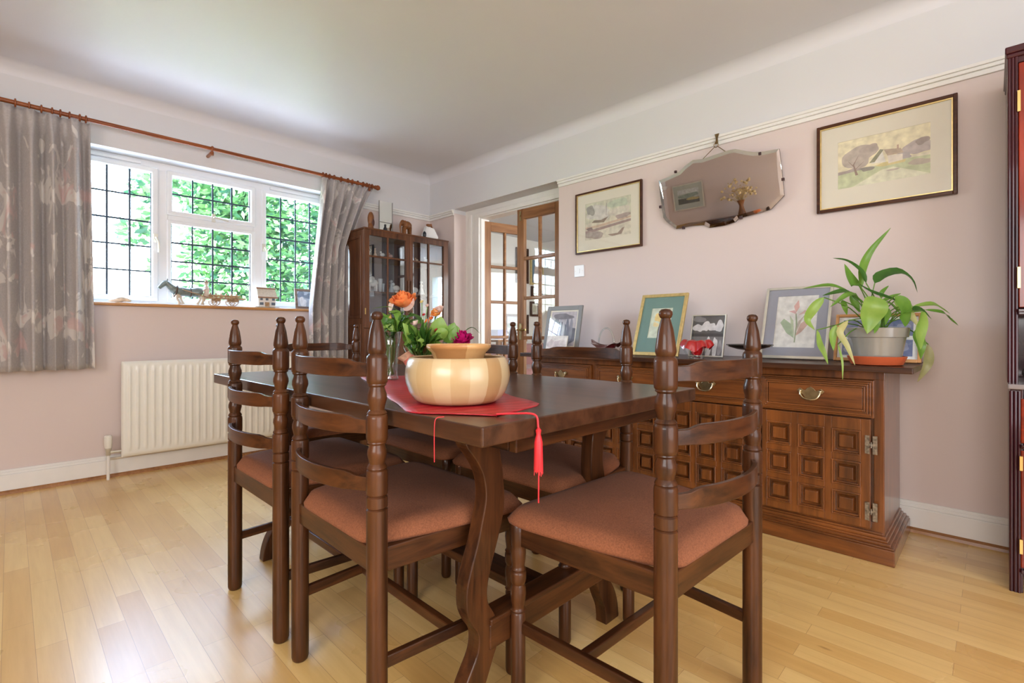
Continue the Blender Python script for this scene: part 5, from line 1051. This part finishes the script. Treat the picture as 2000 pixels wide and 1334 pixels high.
# ------------------------------------------------------------------ behind the viewer: what the mirror shows
ch = thing('chest_of_drawers', (-2.95, SY+.24, 0), 'tall dark chest against the wall behind the viewer, seen in the mirror', 'chest')
mesh_obj('carcass', MB().box((-3.35, SY+.01, 0), (-2.48, SY+.46, 1.40)), oak['z'], ch, bevel=.004)
for k in range(5): d = mesh_obj('drawer', MB().box((-3.32, SY+.46, .06+.265*k), (-2.51, SY+.478, .30+.265*k)), oak['x'], ch, bevel=.004); mesh_obj('knob', MB().ball((-3.1, SY+.49, .18+.265*k), .016).ball((-2.73, SY+.49, .18+.265*k), .016), brass, d, sm='all')
va = thing('turned_vase', (-2.72, SY+.25, 1.40), 'turned brown wooden vase of dried flowers reflected in the mirror', 'vase')
mesh_obj('vase_body', MB().lathe([(.055,0),(.058,.02),(.035,.10),(.03,.14),(.045,.19),(.058,.22),(.05,.22),(.001,.05)], (0,0,0), 24), carv, va, sm=True, world=False)
dr_ = thing('dried_flowers', (-2.72, SY+.25, 1.60), 'spray of straw coloured dried flowers in the turned vase, reflected in the mirror', 'dried flowers'); m = MB(); rnd = random.Random(8)
straw = plain('straw_flowers', (.62,.48,.26), .8, var=.4, vs=40)
for i in range(70):
    th = rnd.uniform(0, 2*PI); el_ = rnd.uniform(.15, 1.45); L = rnd.uniform(.16, .34); e = Vector((math.cos(th)*math.cos(el_)*L, math.sin(th)*math.cos(el_)*L*.6, math.sin(el_)*L)); m.tube([(0,0,-.05), tuple(e*.5+Vector((0,0,.02))), tuple(e)], .0016, 4); m.ball(tuple(e), rnd.uniform(.010,.024), 7, 5)
mesh_obj('spray', m, straw, dr_, sm='all', world=False)
picture('framed_picture', 'wide landscape print behind the viewer, reflected at the left of the mirror', 'picture', (-3.62, SY+.006, 1.62), .52, .42, rz=PI, fw=.018, fd=.02, fm=silver, mount=plain('pale_green_mount', (.50,.56,.52), .8), mw=(.06,.07,.08), art=[([(0,0),(1,0),(1,.4),(0,.35)], (.10,.12,.11)), (blob(.5,.55,.5,.15,120), (.28,.38,.34)), (blob(.3,.3,.3,.1,121), (.50,.44,.22)), ([(0,.7),(1,.7),(1,1),(0,1)], (.62,.70,.72))], base=(.5,.56,.54))

# ------------------------------------------------------------------ garden outside
struct('ground', MB().box((-40, -30, -.5), (WX-.32, 40, -.35)), plain('lawn', (.10, .20, .05), .9, var=.4, vs=3)); struct('ground_bounce', MB().box((-7.2, -12, -.36), (WX-.32, 14, -.30)), plain('bounce_paving', (.40, .41, .40), .8, var=.05, vs=4))  # pale strip by the house added to bounce light up to the ceiling
def foliage_mat(name, c, c2):
    m = bpy.data.materials.new(name); m.use_nodes = True; n = m.node_tree; b = n.nodes['Principled BSDF']; out = n.nodes['Material Output']
    g = N(n, 'ShaderNodeNewGeometry'); col = ramp(n, g.outputs['Random Per Island'], [(0, c), (1, c2)]); n.links.new(col, b.inputs['Base Color']); b.inputs['Roughness'].default_value = .5
    t = N(n, 'ShaderNodeBsdfTranslucent'); n.links.new(col, t.inputs[0]); mi_ = N(n, 'ShaderNodeMixShader'); mi_.inputs[0].default_value = .35
    n.links.new(b.outputs[0], mi_.inputs[1]); n.links.new(t.outputs[0], mi_.inputs[2]); n.links.new(mi_.outputs[0], out.inputs[0]); return m
fol = foliage_mat('tree_leaves', (.006, .045, .028), (.10, .24, .07)); bark = plain('bark', (.04, .03, .018), .9, var=.4)
def tree(label, x, y, trunk_h, crowns, nleaf, size, seed):
    rnd = random.Random(seed); t = thing('garden_tree', (x, y, -.35), label, 'tree', None); m = MB()
    tot = sum(r**2 for *_, r in crowns)
    for cx_, cy_, cz_, r in crowns:
        for _ in range(int(nleaf*r*r/tot)):
            d = Vector((rnd.gauss(0,1), rnd.gauss(0,1), rnd.gauss(0,1))).normalized()*r*(rnd.uniform(.35, 1)**.6); p = Vector((cx_, cy_, cz_))+d
            a = Vector((rnd.gauss(0,1), rnd.gauss(0,1), rnd.gauss(0,.6))).normalized(); b = a.orthogonal().normalized(); s = size*rnd.uniform(.6, 1.3)
            q = [p-a*s, p-a*s*.2+b*s*.45, p+a*s, p-a*s*.2-b*s*.45]; m.add(q, [(0,1,2,3)])
    mesh_obj('foliage', m, fol, t)
    tr = MB().tube([(x-.5, y, -.35), (x-.45, y, trunk_h*.5), (x-.3, y, trunk_h)], [.09, .06, .04], 10)
    for cx_, cy_, cz_, r in crowns:
        if r > .3: tr.tube([(x-.4, y, trunk_h*.7), (cx_-.1, cy_, cz_)], [.03, .01], 6)
    mesh_obj('trunk', tr, bark, t, sm='all')
tree('dense green tree filling the middle of the window', -8.6, 3.1, 1.6, [(-8.6,2.75,1.9,1.0),(-8.6,2.4,3.3,.85),(-8.7,3.4,3.2,1.1),(-8.4,3.3,1.2,.9),(-8.5,2.3,1.15,.55),(-8.6,2.5,2.6,.8)], 12000, .07, 1)
tree('leafy tree at the right of the window beyond the right casement', -8.4, 5.0, 1.8, [(-8.3,4.6,2.0,1.1),(-8.6,4.8,3.6,1.2),(-8.2,5.6,1.6,1.2),(-8.8,6.2,3.0,1.3)], 10000, .07, 2)
tree('thin branch of leaves in the top of the left casement', -7.6, -.3, 2.2, [(-7.6,1.20,2.75,.22),(-7.6,1.28,2.3,.22),(-7.6,1.05,2.12,.17),(-7.6,1.3,1.75,.13),(-7.6,1.42,3.0,.25)], 420, .07, 3)
tree('tall tree outside the window of the next room', 1.5, 12.0, 2.0, [(.5,11.5,1.6,1.6),(2.2,12,2.6,1.7),(3.2,11.5,1.2,1.5)], 5000, .14, 4)
